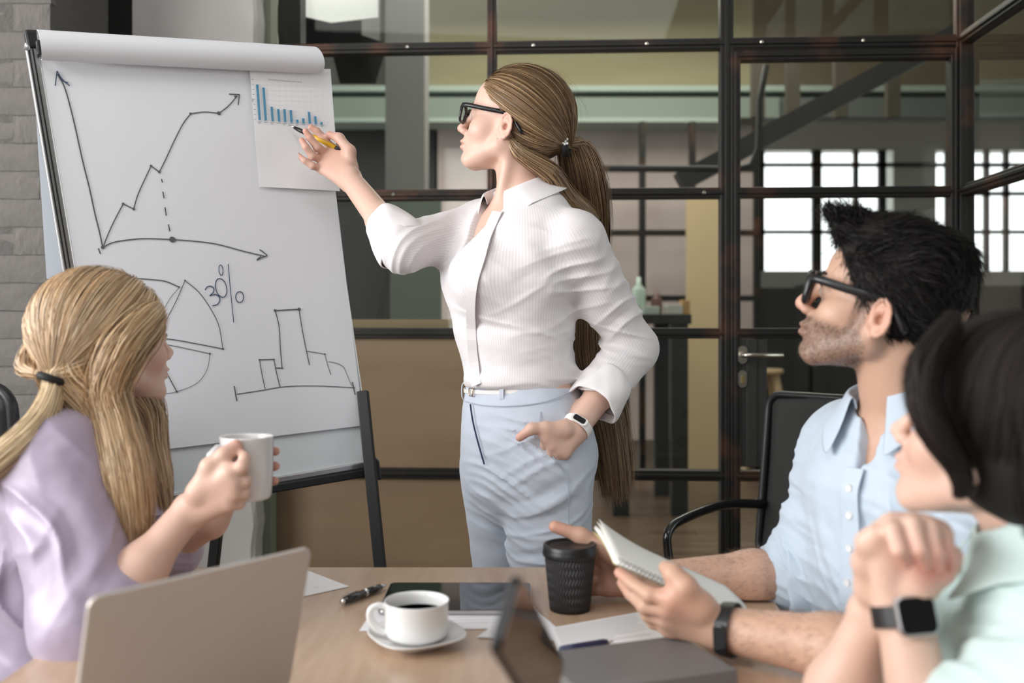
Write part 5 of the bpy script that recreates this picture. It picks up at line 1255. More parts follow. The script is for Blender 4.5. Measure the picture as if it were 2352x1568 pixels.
# trousers and lap, mostly under the table
M_dk = mat('dark trousers', (.05, .05, .06), .8)
def lap(root, hip, lat, fwd, m, seat=.47, r=.078, floor=True):
    lat = V(*lat).normalized(); fwd = V(*fwd).normalized(); h = V(*hip)
    g = G((min(h.x, h.x+fwd.x*.5)-.32, min(h.y, h.y+fwd.y*.5)-.32, .05), (max(h.x, h.x+fwd.x*.5)+.32, max(h.y, h.y+fwd.y*.5)+.32, .74), .008, far=.06)
    g.eseg(h-lat*.07, h+lat*.07, fwd, (.12, .10), (.12, .10), .04); g.eseg(h+V(0, 0, .03), h+V(0, 0, .12), lat, (.165, .12), (.15, .11), .05)
    for s in (-1, 1):
        k = h+lat*.10*s+fwd*.43+V(0, 0, -.01); a = V(k.x+fwd.x*.03, k.y+fwd.y*.03, .09)
        g.chain([h+lat*.09*s+fwd*.02, k, a], [.088, .066, .048], .03)
    vv, ff = g.mesh(1); npobj('trousers', vv, ff, m, root)
    for s in (-1, 1):
        k = h+lat*.10*s+fwd*.46; g = G((k.x-.2, k.y-.2, 0), (k.x+.2, k.y+.2, .15), .005, far=.03)
        g.chain([V(k.x, k.y, .062), V(k.x, k.y, .042)+fwd*.07, V(k.x, k.y, .030)+fwd*.14], [.040, .036, .026], .02); g.cut(V(0, 0, .004), V(0, 0, -1), 0); g.cut(V(0, 0, .095), V(0, 0, 1), 0)
        vv, ff = g.mesh(1); npobj('shoe', vv, ff, M_blk2, root)
lap(lw, (-.80, 1.655, .555), (0, 1, 0), (1, 0, 0), M_dk)
# hair
HL = [(.72, .50, .29), (.44, .265, .13), (.90, .72, .50), (.24, .135, .06), (.56, .36, .19)]
ltie = tuple(float(q) for q in (lf.T @ (npv(P(127, 862, 1.505))-npv(lO)))/.98)
parts = [cap_shell(lO, lf, .98, ltie, (.38, .25, .12), inflate=.003, earcut=False)]
def rootcloud(n): 
    rt = sph(n, rng)*np.array((.106, .081, .094))+np.array((-.012, 0, .040)); return rt[hair_ok(rt)]
rt = rootcloud(17000); up = rt[(rt[:, 2] > -.01)][:7000]
pth = scalp_paths(lO, lf, .98, up, ltie, 16, rng, (.005, .014), wob=.05)
parts.append(strand_mesh(pth, rng.uniform(.0005, .0010, len(pth)), palette(len(pth), rng, HL), '', None, None, cen=lO))
lt = V(*Wl(*ltie))
side = [Wl(.045, -.070, .050), Wl(.005, -.088, .030), Wl(-.040, -.092, -.005), Wl(-.060, -.080, -.060), P(262, 985, 1.52), P(285, 1080, 1.475), P(300, 1180, 1.47), P(305, 1290, 1.475)]
pth = locks(side, 5200, 26, [.020, .032, .036, .034, .034, .036, .032, .022], rng, clump=10, curl=.05, len_var=.25, lean=(1, .6, 1)); parts.append(strand_mesh(pth, rng.uniform(.0005, .0010, len(pth)), palette(len(pth), rng, HL), '', None, None))
back = [Wl(-.09, -.02, .02), Wl(-.098, -.035, -.03), Wl(-.075, -.055, -.075), P(240, 1000, 1.53), P(262, 1100, 1.50), P(285, 1200, 1.48)]
pth = locks(back, 2600, 22, [.030, .034, .034, .030, .026, .016], rng, clump=9, curl=.05, len_var=.3, lean=(1, .6, 1)); parts.append(strand_mesh(pth, rng.uniform(.0005, .0010, len(pth)), palette(len(pth), rng, HL), '', None, None))
farp = [Wl(.01, .02, -.03), P(335, 930, 1.66), P(352, 1020, 1.66), P(370, 1100, 1.63), P(382, 1170, 1.62)]
pth = locks(farp, 1500, 18, [.03, .026, .022, .018, .010], rng, clump=8, curl=.04, len_var=.3); parts.append(strand_mesh(pth, rng.uniform(.0005, .0010, len(pth)), palette(len(pth), rng, HL), '', None, None))
tl_ = [lt+V(.02, .03, .01), lt, P(118, 905, 1.49), P(94, 960, 1.47), P(50, 1010, 1.44), P(5, 1050, 1.43), P(-70, 1110, 1.43)]
pth = locks(tl_, 2000, 22, [.030, .010, .013, .016, .018, .02, .02], rng, clump=8, curl=.04); parts.append(strand_mesh(pth, rng.uniform(.0005, .0010, len(pth)), palette(len(pth), rng, [(.72, .56, .36), (.55, .38, .2), (.8, .66, .45)]), '', None, None))
puff = [Wl(-.09, .04, .03), Wl(-.118, .035, .0), Wl(-.128, .02, -.018), lt]
pth = locks(puff, 350, 14, [.015, .015, .012, .005], rng, clump=5, curl=.15); parts.append(strand_mesh(pth, rng.uniform(.0006, .0011, len(pth)), palette(len(pth), rng, HL), '', None, None))
v, f, c = join(parts); npobj('hair', v, f, M_hairs, lw, col=c)
ex = (lt-V(*lO)); ex.z = 0; ex.normalize(); x_ = ex.orthogonal().normalized(); y_ = ex.cross(x_)
ex = V(-.3, -.2, -.9).normalized(); x_ = ex.orthogonal().normalized(); y_ = ex.cross(x_)
B().tube([lt+V(-.002, -.006, -.004)+(x_*math.cos(a)+y_*math.sin(a))*.0165 for a in [2*math.pi*i/24 for i in range(25)]], .0062, 10, cap=False).build('hair_tie', MATS['black elastic'], lw, smooth=True)
# mug
mc = V(P(567, 1000, 1.5).x, 1.5, .928); mug = thing('mug', 'white mug held in both hands by the blonde woman', 'mug', mc)
M_mug = mat('white ceramic mug', (.70, .68, .68), .2, coat=.4)
B().lathe([(0, .0), (.034, 0), (.0365, .002), (.038, .008), (.0405, .05), (.0408, .094), (.0415, .0965), (.0408, .098), (.0385, .0955), (.038, .05), (.035, .008), (0, .006)], mc, 64).build('body', M_mug, mug, smooth=True)
hd = V(-.62, -.78, 0).normalized(); zz_ = V(0, 0, 1)
B().tube([mc+hd*.037+zz_*.080, mc+hd*.052+zz_*.083, mc+hd*.064+zz_*.074, mc+hd*.068+zz_*.055, mc+hd*.064+zz_*.036, mc+hd*.052+zz_*.022, mc+hd*.036+zz_*.018], .0052, 12, flat=1.4).build('handle', M_mug, mug, smooth=True)
B().lathe([(0, .070), (.0385, .070)], mc, 40).build('tea', M_coffee, mug)
print('left woman', time.time()-_t0)
# office chairs
M_leather = mat('black leather', (.014, .014, .015), .38, bump=(90, .2, .001)); M_mesh = mat('charcoal mesh fabric', (.035, .035, .034), .8, bump=((500, 500, 500), .6, .0008))
def chair(label, seat, fwd, m_back, h=.92, wid=.46, arms=True, group=None):
    fwd = V(*fwd).normalized(); lat = V(-fwd.y, fwd.x, 0); s = V(*seat); R = Matrix((fwd, lat, V(0, 0, 1))).transposed()
    r = thing('office_chair', label, 'chair', V(s.x, s.y, 0))
    B().slab([s+R @ V(x, y, -.05) for x, y in rounded_rect(.46, .46, .07)], .05, (0, 0, 1)).build('seat', M_leather, r, bevel=.015)
    b0 = s-fwd*.235+V(0, 0, .03); bt = s-fwd*.30+V(0, 0, h-s.z)
    n = (bt-b0).cross(lat).normalized(); u = (bt-b0).normalized(); c = (b0+bt)/2; H = (bt-b0).length
    rr_ = rounded_rect(wid, H, .045, 6)
    fr = [c+lat*x+u*y+n*(.02*(x/wid*2)**2) for x, y in rr_]
    B().tube(fr+[fr[0]], .012, 10, cap=False).build('back_frame', M_blk, r, smooth=True)
    vs = []; N = 14; inn = wid-.01; 
    for j in range(N+1):
        for i in range(N+1): x = (i/N-.5)*inn; y = (j/N-.5)*(H-.01); vs.append(c+lat*x+u*y+n*(.02*(x/wid*2)**2+.01*math.sin(j/N*3.1)))
    o = B().add(vs, [(j*(N+1)+i, j*(N+1)+i+1, (j+1)*(N+1)+i+1, (j+1)*(N+1)+i) for j in range(N) for i in range(N)]).build('backrest', m_back, r, smooth=True); k = o.modifiers.new('t', 'SOLIDIFY'); k.thickness = .006
    if arms:
        for sgn in (-1, 1):
            p = [s-fwd*.27+lat*sgn*.222+V(0, 0, .185), s-fwd*.12+lat*sgn*.262+V(0, 0, .195), s+fwd*.06+lat*sgn*.268+V(0, 0, .175), s+fwd*.125+lat*sgn*.268+V(0, 0, .15), s+fwd*.135+lat*sgn*.265+V(0, 0, .10), s+fwd*.12+lat*sgn*.25+V(0, 0, -.03)]
            B().tube([Vector(q) for q in resample(p, 22)], .013, 12, flat=1.3).build('armrest', M_lacq, r, smooth=True)
    B().lathe([(.03, .08), (.03, s.z-.05)], V(s.x, s.y, 0), 20).build('column', M_blk, r, smooth=True)
    for i in range(5):
        a = i*2*math.pi/5+.3; d = V(math.cos(a), math.sin(a), 0); B().bar(V(s.x, s.y, .09), V(s.x, s.y, .065)+d*.28, .04, .03).build('base_arm', M_blk, r, bevel=.005)
        B().lathe([(0, -.012), (.024, -.012), (.027, 0), (.024, .012), (0, .012)], V(s.x, s.y, .028)+d*.28, 14, Matrix.Rotation(math.pi/2, 3, 'X')).build('castor', M_blk, r, smooth=True)
    return r
chair('black office chair under the blonde woman', (-.80, 1.655, .465), (1, 0, 0), M_leather, h=.98)

chair('black leather office chair at the left edge behind the blonde woman', (-1.19, 2.24, .46), (.1, 1, 0), M_leather, h=1.075, arms=False)
# ---------------------------------------------------------------- seated man with glasses
mn = thing('person', 'seated bearded man in glasses and light blue shirt holding a spiral notebook', 'person', V(.68, 1.5, 0))
mO = V(.5665, 1.47, 1.2165); mf = basis((-.90, .436, 0), pitch=20); ms = 1.04
cf = V(-.88, -.47, 0).normalized(); cl = V(.47, -.88, 0).normalized()
nk = V(.615, 1.50, 1.075); mrS = V(.585, 1.665, .985); mrE = P(1858, 1322, 1.63); mrW = P(1484, 1332, 1.59)
mlS = V(.745, 1.345, .985); mlE = V(.500, 1.175, .785); mlW = P(1655, 1442, 1.31)
MT = [(V(.64, 1.50, 1.02), .15, .075), (V(.635, 1.50, .94), .175, .115), (V(.635, 1.50, .80), .165, .118), (V(.68, 1.52, .64), .165, .12)]
g = G((.06, 1.08, .70), (.90, 1.78, 1.40), .0023)
for a, b in zip(MT[:-1], MT[1:]): g.eseg(a[0], b[0], cl, a[1:], b[1:], .03)
g.rc(mO+V(.022, .0, -.06), nk+V(0, 0, -.03), .060, .062, .03)
g.chain([nk+V(0, 0, -.04), mrS, mrE], [.05, .055, .046], .03); g.chain([nk+V(0, 0, -.04), mlS, mlE], [.05, .055, .045], .03)
g.chain([mrE, mrE*.65+mrW*.35, mrW], [.042, .043, .029], .02); g.chain([mlE, mlE*.6+mlW*.4, mlW], [.040, .041, .029], .02)
head(g, mO, mf, ms, male=True)
g.frame(mO, mf, ms); g.rc((.100, 0, .012), (.113, 0, -.020), .0055, .0075, .008)   # stronger nose
hand(g, mrW, P(1480, 1290, 1.58)-P(1484, 1345, 1.59), [P(1402, 1285, 1.602), P(1396, 1312, 1.612), P(1392, 1336, 1.610), P(1396, 1352, 1.598)],
     [[P(1345, 1278, 1.612), P(1290, 1276, 1.605), P(1240, 1278, 1.590)], [P(1345, 1304, 1.622), P(1290, 1300, 1.612), P(1240, 1299, 1.595)], [P(1345, 1336, 1.618), P(1295, 1342, 1.606), P(1258, 1344, 1.598)], [P(1350, 1356, 1.598), P(1310, 1358, 1.594), P(1288, 1358, 1.590)]],
     [P(1455, 1312, 1.575), P(1395, 1262, 1.575), P(1335, 1230, 1.578), P(1274, 1209, 1.578)], 1.12)
hand(g, mlW, P(1620, 1395, 1.30)-P(1650, 1465, 1.32), [P(1548, 1374, 1.300), P(1536, 1399, 1.308), P(1531, 1423, 1.322), P(1538, 1443, 1.335)],
     [[P(1492, 1366, 1.312), P(1450, 1338, 1.338), P(1423, 1315, 1.358)], [P(1482, 1392, 1.325), P(1450, 1362, 1.35), P(1430, 1338, 1.368)], [P(1490, 1412, 1.335), P(1470, 1382, 1.36), P(1460, 1358, 1.378)], [P(1500, 1428, 1.345), P(1485, 1402, 1.36), P(1480, 1382, 1.38)]],
     [P(1610, 1392, 1.30), P(1574, 1348, 1.292), P(1547, 1318, 1.303), P(1529, 1303, 1.322)], 1.12)
g.cut(V(0, 0, .745), V(0, 0, -1), 0)
v, f = g.mesh(2); print('man body', len(v), time.time()-_t0)
Wm = lambda x, y, z: npv(mO)+mf @ (np.array((x, y, z))*ms)
SKM = (.56, .345, .25)
bl_ = [(Wm(.100, 0, -.0525), .011, (.48, .20, .17), .7), (Wm(.098, 0, -.0645), .012, (.48, .20, .17), .7), (Wm(-.008, .078, 0), .03, (.62, .28, .20), .55), (Wm(.11, 0, -.025), .02, (.62, .29, .22), .5)]
for p in (P(1274, 1209, 1.578), P(1240, 1278, 1.59), P(1240, 1299, 1.595), P(1258, 1344, 1.6), P(1423, 1315, 1.358), P(1548, 1374, 1.3)): bl_.append((p, .026, (.62, .28, .21), .6))
bl_ += [(P(1370, 1340, 1.6), .06, (.50, .24, .17), .6)]
col = paint(v, SKM, bl_)
Lm = (v-npv(mO)) @ mf/ms; nm_ = vnorm(v, f)
x, y, z = Lm.T; jaw = np.clip((-.030-z-.25*np.maximum(.02-x, 0))/.014, 0, 1)*np.clip((x-(-.008))/.014, 0, 1)*np.clip((z+.135)/.03, 0, 1)*(x < .125)
must = np.exp(-(((z+.044)/.006)**2))*np.clip((x-.07)/.01, 0, 1)*(abs(y) < .03)
side = np.clip((.016-abs(x-.022))/.010, 0, 1)*np.clip((.03-z)/.02, 0, 1)*(z > -.05)*np.clip((abs(y)-.045)/.01, 0, 1)*.75
lipm = near(v, Wm(.100, 0, -.058), .013); be = np.clip(jaw*.92+must*.85+side, 0, .95)*(1-lipm); head_m = np.linalg.norm(Lm, axis=1) < .16
be = be*head_m*(.8+.2*vnoise(v*400, 4)); col = col*(1-be[:, None]*.86)+np.array((.075, .045, .032))*be[:, None]*.86
npobj('body', v, f, M_skin, mn, col=col); mv, mfc = v, f
M_brow = mat('black brow', (.012, .010, .009), .8)
eyes(mn, mO, mf, ms); glasses(mn, mO, mf, ms, h=.043, thick=.0048, tk=1.8)
# hair, stubble and arm hair
HM = [(.007, .006, .0055), (.014, .011, .010), (.004, .0035, .0035)]
Om = npv(mO); g = G(Om-.22, Om+.24, .003, far=.03); g.frame(mO, mf, ms)
g.ell((-.010, 0, .044), (.100, .079, .088), 0); g.ell((.036, 0, .058), (.050, .068, .046), .02); g.ell((.0, .0, .106), (.090, .060, .040), .03); g.ell((-.052, 0, .075), (.046, .056, .05), .03); g.ell((.092, .0, .101), (.044, .048, .028), .03)
g.cut((.104, 0, .098), HAIR_N, .006); g.cut((0, 0, -.050), (.25, 0, -1), .01)
for yy in (1, -1): g.ell((.012, .09*yy, -.008), (.034, .030, .040), .004, mode='s')
hv, hf_ = g.mesh(2); hn = vnorm(hv, hf_); hl = (hv-Om) @ mf/ms
parts = [(hv, hf_, np.array((.010, .009, .008)))]
top = np.nonzero((hl[:, 2] > .065) & ~((hl[:, 0] > .066) & (hl[:, 2] < .084)))[0]; sel = rng.choice(top, 9000); fl = mf @ np.array((-.75, .25, .05))
ff_ = np.tile(fl, (len(sel), 1)); bk_ = np.clip((-.01-hl[sel, 0])/.05, 0, 1)[:, None]; ff_ = ff_*(1-bk_)+bk_*(mf @ np.array((-.35, 0, -.9))); q_ = vnoise(hv[sel]*16, 3)[:, None]*(1-bk_); ff_ = ff_+q_*(mf @ np.array((.8, .5, 0)))+(vnoise(hv[sel]*14, 8)[:, None])*(mf @ np.array((0, .9, 0)))
pth = fur(hv[sel]-hn[sel]*.004, hn[sel], ff_, rng.uniform(.022, .042, len(sel)), 8, rng, rise=.22, curl=.07, jit=.10); parts.append(strand_mesh(pth, rng.uniform(.0006, .0012, len(pth)), palette(len(pth), rng, HM), '', None, None, cen=mO))
fr_i = np.nonzero((hl[:, 0] > .060) & (hl[:, 2] > .105))[0]; sel = rng.choice(fr_i, 1500)
pth = fur(hv[sel]-hn[sel]*.004, hn[sel], mf @ np.array((.9, .1, .25)), rng.uniform(.014, .030, len(sel)), 10, rng, rise=.55, curl=.22, jit=.35); parts.append(strand_mesh(pth, rng.uniform(.0006, .001, len(pth)), palette(len(pth), rng, HM), '', None, None, cen=mO))
lo_ = np.nonzero((hl[:, 2] <= .075) & (np.abs(hl[:, 1]) > .040))[0]; sel = rng.choice(lo_, 7000)
pth = fur(hv[sel]-hn[sel]*.002, hn[sel], mf @ np.array((-.7, 0, -.6)), rng.uniform(.008, .026, len(sel)), 5, rng, rise=.35, jit=.3); parts.append(strand_mesh(pth, rng.uniform(.0005, .0009, len(pth)), palette(len(pth), rng, HM), '', None, None, cen=mO))
v2, f2, c2 = join(parts); npobj('hair', v2, f2, M_hairb, mn, col=c2)
bi = np.nonzero(be > .28)[0]; sel = rng.choice(bi, 3800)
pth = fur(mv[sel]-nm_[sel]*.0005, nm_[sel], mf @ np.array((.2, 0, -1)), rng.uniform(.002, .0048, len(sel)), 4, rng, rise=.7, jit=.4)
v2, f2, c2 = strand_mesh(pth, np.full(len(pth), .00022), palette(len(pth), rng, [(.02, .014, .011), (.06, .04, .03)]), '', None, None); npobj('beard', v2, f2, M_hairs, mn, col=c2)
def onarm(a, b, rmax):
    a = npv(a); b = npv(b); d = b-a; L = np.linalg.norm(d); d /= L; q = mv-a; t = q @ d; e = np.linalg.norm(q-np.outer(t, d), axis=1); return np.nonzero((t > .02) & (t < L-.03) & (e < rmax))[0]
ps_ = []
for a, b, nn_ in ((mrE, mrW, 2200), (mlE, mlW, 2200)):
    ii = onarm(a, b, .05); sel = rng.choice(ii, nn_); d = npv(b)-npv(a); d /= np.linalg.norm(d)
    ps_.append(fur(mv[sel], nm_[sel], d*.8+np.array((0, 0, -.5)), rng.uniform(.006, .014, nn_), 5, rng, rise=.45, jit=.4, curl=.1))
pth = np.concatenate(ps_); v2, f2, c2 = strand_mesh(pth, np.full(len(pth), .00013), palette(len(pth), rng, [(.10, .06, .04), (.20, .12, .08)]), '', None, None); npobj('arm_hair', v2, f2, M_hairs, mn, col=c2)
# shirt
M_shirt = mat('light blue shirt cotton', (.50, .585, .68), .85, sheen=.15, bump=(180, .15, .0006))
g = G((.34, 1.10, .50), (.98, 1.82, 1.14), .0031); g.off = .011
MS = [(V(.64, 1.50, 1.015), .155, .080), (V(.635, 1.50, .94), .180, .120), (V(.635, 1.50, .80), .172, .125), (V(.67, 1.52, .62), .175, .130), (V(.68, 1.53, .55), .175, .130)]
for a, b in zip(MS[:-1], MS[1:]): g.eseg(a[0], b[0], cl, a[1:], b[1:], .04)
g.chain([nk+V(0, 0, -.045), mrS, mrE*.97+mrS*.03], [.052, .062, .060], .035); g.chain([nk+V(0, 0, -.045), mlS, mlE], [.052, .060, .054], .035)
g.rc(mrE, mrE*.88+mrW*.12, .058, .052, .02); g.off = 0
g.rc(mO+V(.022, 0, -.06), nk+V(0, 0, -.03), .070, .068, .006, 's'); g.wedge(V(.635, 1.50, .955), cl, cf, .30, .1)
g.disp(folds([(mrS*.5+mrE*.5, .10, V(.3, 0, .9), .030, .0060), (mrE+V(.01, 0, .03), .09, V(.55, 0, .8), .020, .0085), (mrS, .09, V(.7, .1, -.6), .028, .0050), (V(.55, 1.42, .88), .13, V(.8, -.2, .35), .030, .0055), (V(.56, 1.42, .76), .12, V(.6, 0, .6), .028, .0050), (V(.64, 1.36, .97), .12, V(.6, 0, .6), .035, .0060)], .0013))
v, f = g.mesh(2); npobj('shirt', v, f, M_shirt, mn)
collar(mn, M_shirt, nk+V(-.004, 0, .004), V(-.20, 0, 1), .074, .034, cf, leaf=.052, gapang=.45, flare=.024, tip=.030)
pl_ = [V(.5, 1.4, z) for z in (.99, .95, .90, .84, .78, .70, .63)]
cfw = cf
pp = []
for i, z in enumerate((.985, .95, .90, .84, .78, .70, .63)):
    d_ = .10; pp.append(snap(V(.635, 1.50, z)+cf*.1, v, cf, .0008))
along(pp, .032, .003, 'placket', M_shirt, mn, 36, nrm=cf)
for i, pz in enumerate(resample([tuple(p) for p in pp], 8)[1:7]): B().lathe([(0, 0), (.0058, 0), (.0058, .002), (.003, .0014), (0, .0014)], Vector(pz)+cf*.003, 14, cf.to_track_quat('Z', 'Y').to_matrix()).build('button', M_china, mn)
dm = mrW-mrE; cuff(mn, M_shirt, mrE-dm*.06, mrE+dm*.22, .0730, .0640, 8, amp=.005)
cuff(mn, M_shirt, mrE+dm*.02, mrE+dm*.205, .0765, .0690, 14, amp=.006)
lap(mn, (.70, 1.53, .565), (.6, -.8, 0), (-.8, -.6, 0), mat('dark jeans', (.03, .04, .07), .85))
# black fitness band
aL = (mlE-mlW).normalized(); bcn = mlW+aL*.012; x_ = aL.orthogonal().normalized(); y_ = aL.cross(x_); vs = []
for i in range(41):
    a = 2*math.pi*i/40
    for z, r in ((-.010, .0325), (.010, .0345), (.010, .0375), (-.010, .0355)): vs.append(bcn+aL*z+(x_*math.cos(a)+y_*math.sin(a))*r)
bd = B().add(vs, [(i*4+j, i*4+(j+1) % 4, i*4+4+(j+1) % 4, i*4+4+j) for i in range(40) for j in range(4)]).build('fitness_band', M_blk, mn, bevel=.001)
on = V(-.45, -.8, -.1); on = (on-aL*on.dot(aL)).normalized(); sdv = aL.cross(on); cen = bcn+on*.0345
B().slab([cen+sdv*x+aL*y for x, y in rounded_rect(.040, .018, .006)], .004, on).build('band_case', M_lacq, bd, bevel=.001)
# spiral notebook
nb_ = thing('notebook', 'white spiral notebook held open in the left hand of the bearded man', 'notebook', V(.25, 1.4, .8))
S0, S1 = V(.148, 1.38, .860), V(.345, 1.355, .775); U0 = V(.128, 1.50, .880); ex = (S1-S0); eu = (U0-S0)
M_page = mat('cream page', (.80, .80, .76), .8); M_lines = mat('page print', (.6, .6, .6), .9)
def padsheet(off, curl, nm, m, t=.0009, k=1.0):
    n1 = ex.cross(eu).normalized(); vs = []; N, Mm = 18, 8
    for j in range(Mm+1):
        for i in range(N+1):
            u = i/N; w = j/Mm*k; p = S0+ex*u+eu*w+n1*off+n1*curl*max(0, 1-u*2.2)**2*(w**1.5)+n1*.004*math.sin(w*3.1); vs.append(p)
    o = B().add(vs, [(j*(N+1)+i, j*(N+1)+i+1, (j+1)*(N+1)+i+1, (j+1)*(N+1)+i) for j in range(Mm) for i in range(N)]).build(nm, m, nb_, smooth=True); k_ = o.modifiers.new('t', 'SOLIDIFY'); k_.thickness = t; return o
sgn = 1 if ex.cross(eu).z > 0 else -1
padsheet(-.004*sgn, 0, 'back_cover', mat('yellow card', (.5, .42, .2), .7), .0012); padsheet(.0*sgn, .006*sgn, 'page_block', M_page, .005); padsheet(.0035*sgn, .009*sgn, 'page', M_page, .0008); padsheet(.0045*sgn, .014*sgn, 'page', M_page, .0006, .98)
exn = ex.normalized(); n1 = ex.cross(eu).normalized()*sgn; eun = eu.normalized()
for i in range(34):
    c = S0+ex*(.02+.96*i/33)+eun*.001
    B().tube([c+(eun*math.cos(a)+n1*math.sin(a))*.0058+exn*.0012*a/6.28 for a in [2*math.pi*j/12 for j in range(13)]], .0008, 5, cap=False).build('wire_ring', M_alu, nb_, smooth=True)
q_ = [P(1655, 1368, 1.44), P(1722, 1392, 1.44), P(1722, 1400, 1.44), P(1650, 1385, 1.44)]
B().slab([S0+ex*.78+eun*.125+n1*.002, S0+ex*.97+eun*.13+n1*.002, S0+ex*.97+eun*.10+n1*.002, S0+ex*.78+eun*.10+n1*.002], .001, n1).build('sticky_note', mat('pink paper', (.75, .22, .42), .7), nb_)
chair('empty black mesh office chair with armrests between the man and the glass door', (.72, 2.62, .46), (-.75, -.66, 0), M_mesh, h=.985, wid=.46)
chair('black office chair under the bearded man', (.73, 1.56, .475), (-.88, -.47, 0), M_leather, h=.86, arms=False)
print('man', time.time()-_t0)
# ---------------------------------------------------------------- seated woman in mint, nearest on the right
mw = thing('person', 'seated dark-haired woman in mint top with clasped hands and black watch', 'person', V(.62, .98, 0))
nO = V(.532, 1.045, 1.069); nf = basis((-.707, .707, 0), pitch=16)
wf_ = V(-.95, .3, 0).normalized(); wl_ = V(-.3, -.95, 0).normalized()
nkB = V(.575, 1.02, .972); alS = V(.585, .84, .90); alE = V(.420, .965, .775); alW = P(2075, 1412, 1.0); arS = V(.68, 1.17, .90); arE = V(.372, 1.085, .785); arW = P(2012, 1398, 1.055)
g = G((.28, .78, .70), (.84, 1.28, 1.26), .0021)
NT = [(V(.60, 1.01, .92), .13, .07), (V(.61, 1.01, .85), .15, .10), (V(.62, 1.0, .72), .14, .10)]
for a, b in zip(NT[:-1], NT[1:]): g.eseg(a[0], b[0], wl_, a[1:], b[1:], .03)
g.rc(nO+V(.016, -.012, -.055), nkB+V(0, 0, -.02), .050, .052, .03)
g.chain([nkB+V(0, 0, -.045), alS, alE, alW], [.045, .045, .035, .0265], .03); g.chain([nkB+V(0, 0, -.045), arS, arE, arW], [.045, .045, .034, .0245], .03)
head(g, nO, nf, .98)
hand(g, alW, P(2120, 1380, 1.0)-P(2040, 1380, 1.0), [P(2128, 1262, .985), P(2092, 1248, .985), P(2052, 1240, .988), P(2015, 1245, .995)],
     [[P(2130, 1222, 1.005), P(2130, 1228, 1.03), P(2125, 1260, 1.035)], [P(2095, 1208, 1.005), P(2095, 1215, 1.03), P(2092, 1250, 1.035)], [P(2055, 1205, 1.008), P(2055, 1212, 1.03), P(2052, 1245, 1.035)], [P(2012, 1222, 1.012), P(2012, 1228, 1.03), P(2012, 1255, 1.035)]],
     [P(2110, 1345, .985), P(2160, 1310, .985), P(2182, 1278, .99), P(2190, 1300, 1.0)], 1.0)
hand(g, arW, P(2050, 1380, 1.045)-P(1990, 1380, 1.055), [P(2050, 1215, 1.010), P(2090, 1205, 1.010), P(2128, 1208, 1.010), P(2160, 1222, 1.012)],
     [[P(2052, 1218, .966), P(2066, 1262, .952), P(2082, 1290, .958)], [P(2098, 1208, .964), P(2112, 1262, .950), P(2124, 1298, .957)], [P(2138, 1214, .966), P(2150, 1268, .953), P(2156, 1304, .960)], [P(2170, 1228, .972), P(2180, 1270, .962), P(2184, 1300, .968)]],
     [P(2000, 1350, 1.035), P(1988, 1290, 1.02), P(1992, 1245, 1.0), P(2010, 1225, .99)], .98)
g.frame(); g.cut(V(0, 0, .745), V(0, 0, -1), 0)
v, f = g.mesh(2); Wn = lambda x, y, z: npv(nO)+nf @ np.array((x, y, z))
bb = [(Wn(.100, 0, -.0525), .012, (.58, .16, .16), .8), (Wn(.098, 0, -.0645), .012, (.58, .16, .16), .8), (Wn(.065, .045, -.03), .03, (.70, .38, .30), .5)]
for p in (P(2082, 1290, .958), P(2124, 1298, .957), P(2156, 1304, .96), P(2184, 1300, .968)): bb.append((p, .020, (.66, .27, .22), .7))
npobj('body', v, f, M_skin, mw, col=paint(v, (.66, .44, .35), bb)); eyes(mw, nO, nf, .98)
M_mint = mat('mint blouse cotton', (.56, .70, .68), .75, sheen=.2, bump=(150, .15, .0006))
g = G((.33, .70, .45), (.95, 1.34, 1.04), .0034); g.off = .013
for a, b in zip(((V(.605, 1.01, .915), .135, .078), (V(.61, 1.01, .85), .16, .11), (V(.62, 1.0, .72), .16, .12), (V(.64, 1.0, .55), .17, .13)), ((V(.61, 1.01, .85), .16, .11), (V(.62, 1.0, .72), .16, .12), (V(.64, 1.0, .55), .17, .13), (V(.65, 1.0, .50), .17, .13))): g.eseg(a[0], b[0], wl_, a[1:], b[1:], .04)
g.chain([nkB+V(0, 0, -.05), alS, alE*.75+alS*.25], [.05, .055, .052], .035); g.chain([nkB+V(0, 0, -.05), arS, arE*.75+arS*.25], [.05, .055, .052], .035)
g.eseg(nkB+V(0, 0, .0), V(.60, 1.01, .90), wl_, (.058, .055), (.11, .075), .04)
g.off = 0; g.rc(nO+V(.016, -.012, -.055), nkB+V(0, 0, -.02), .056, .058, .006, 's')
g.disp(folds([(V(.54, .98, .86), .12, V(.7, .2, .3), .030, .0060), (V(.52, .95, .80), .10, V(.7, 0, .5), .03, .006), (V(.55, .86, .84), .1, V(.5, .3, .6), .03, .006)], .001))
v, f = g.mesh(2); npobj('blouse', v, f, M_mint, mw)
collar(mw, M_mint, nkB+V(.0, 0, .002), V(-.25, 0, 1), .066, .030, wf_, leaf=.040, gapang=.35, flare=.02, tip=.02)
lap(mw, (.68, 1.0, .555), (-.1, -1, 0), (-1, .1, 0), mat('navy trousers', (.03, .035, .06), .8))
chair('black office chair of the dark-haired woman at the near right', (.72, 1.0, .465), (-1, .12, 0), M_leather, h=.80)
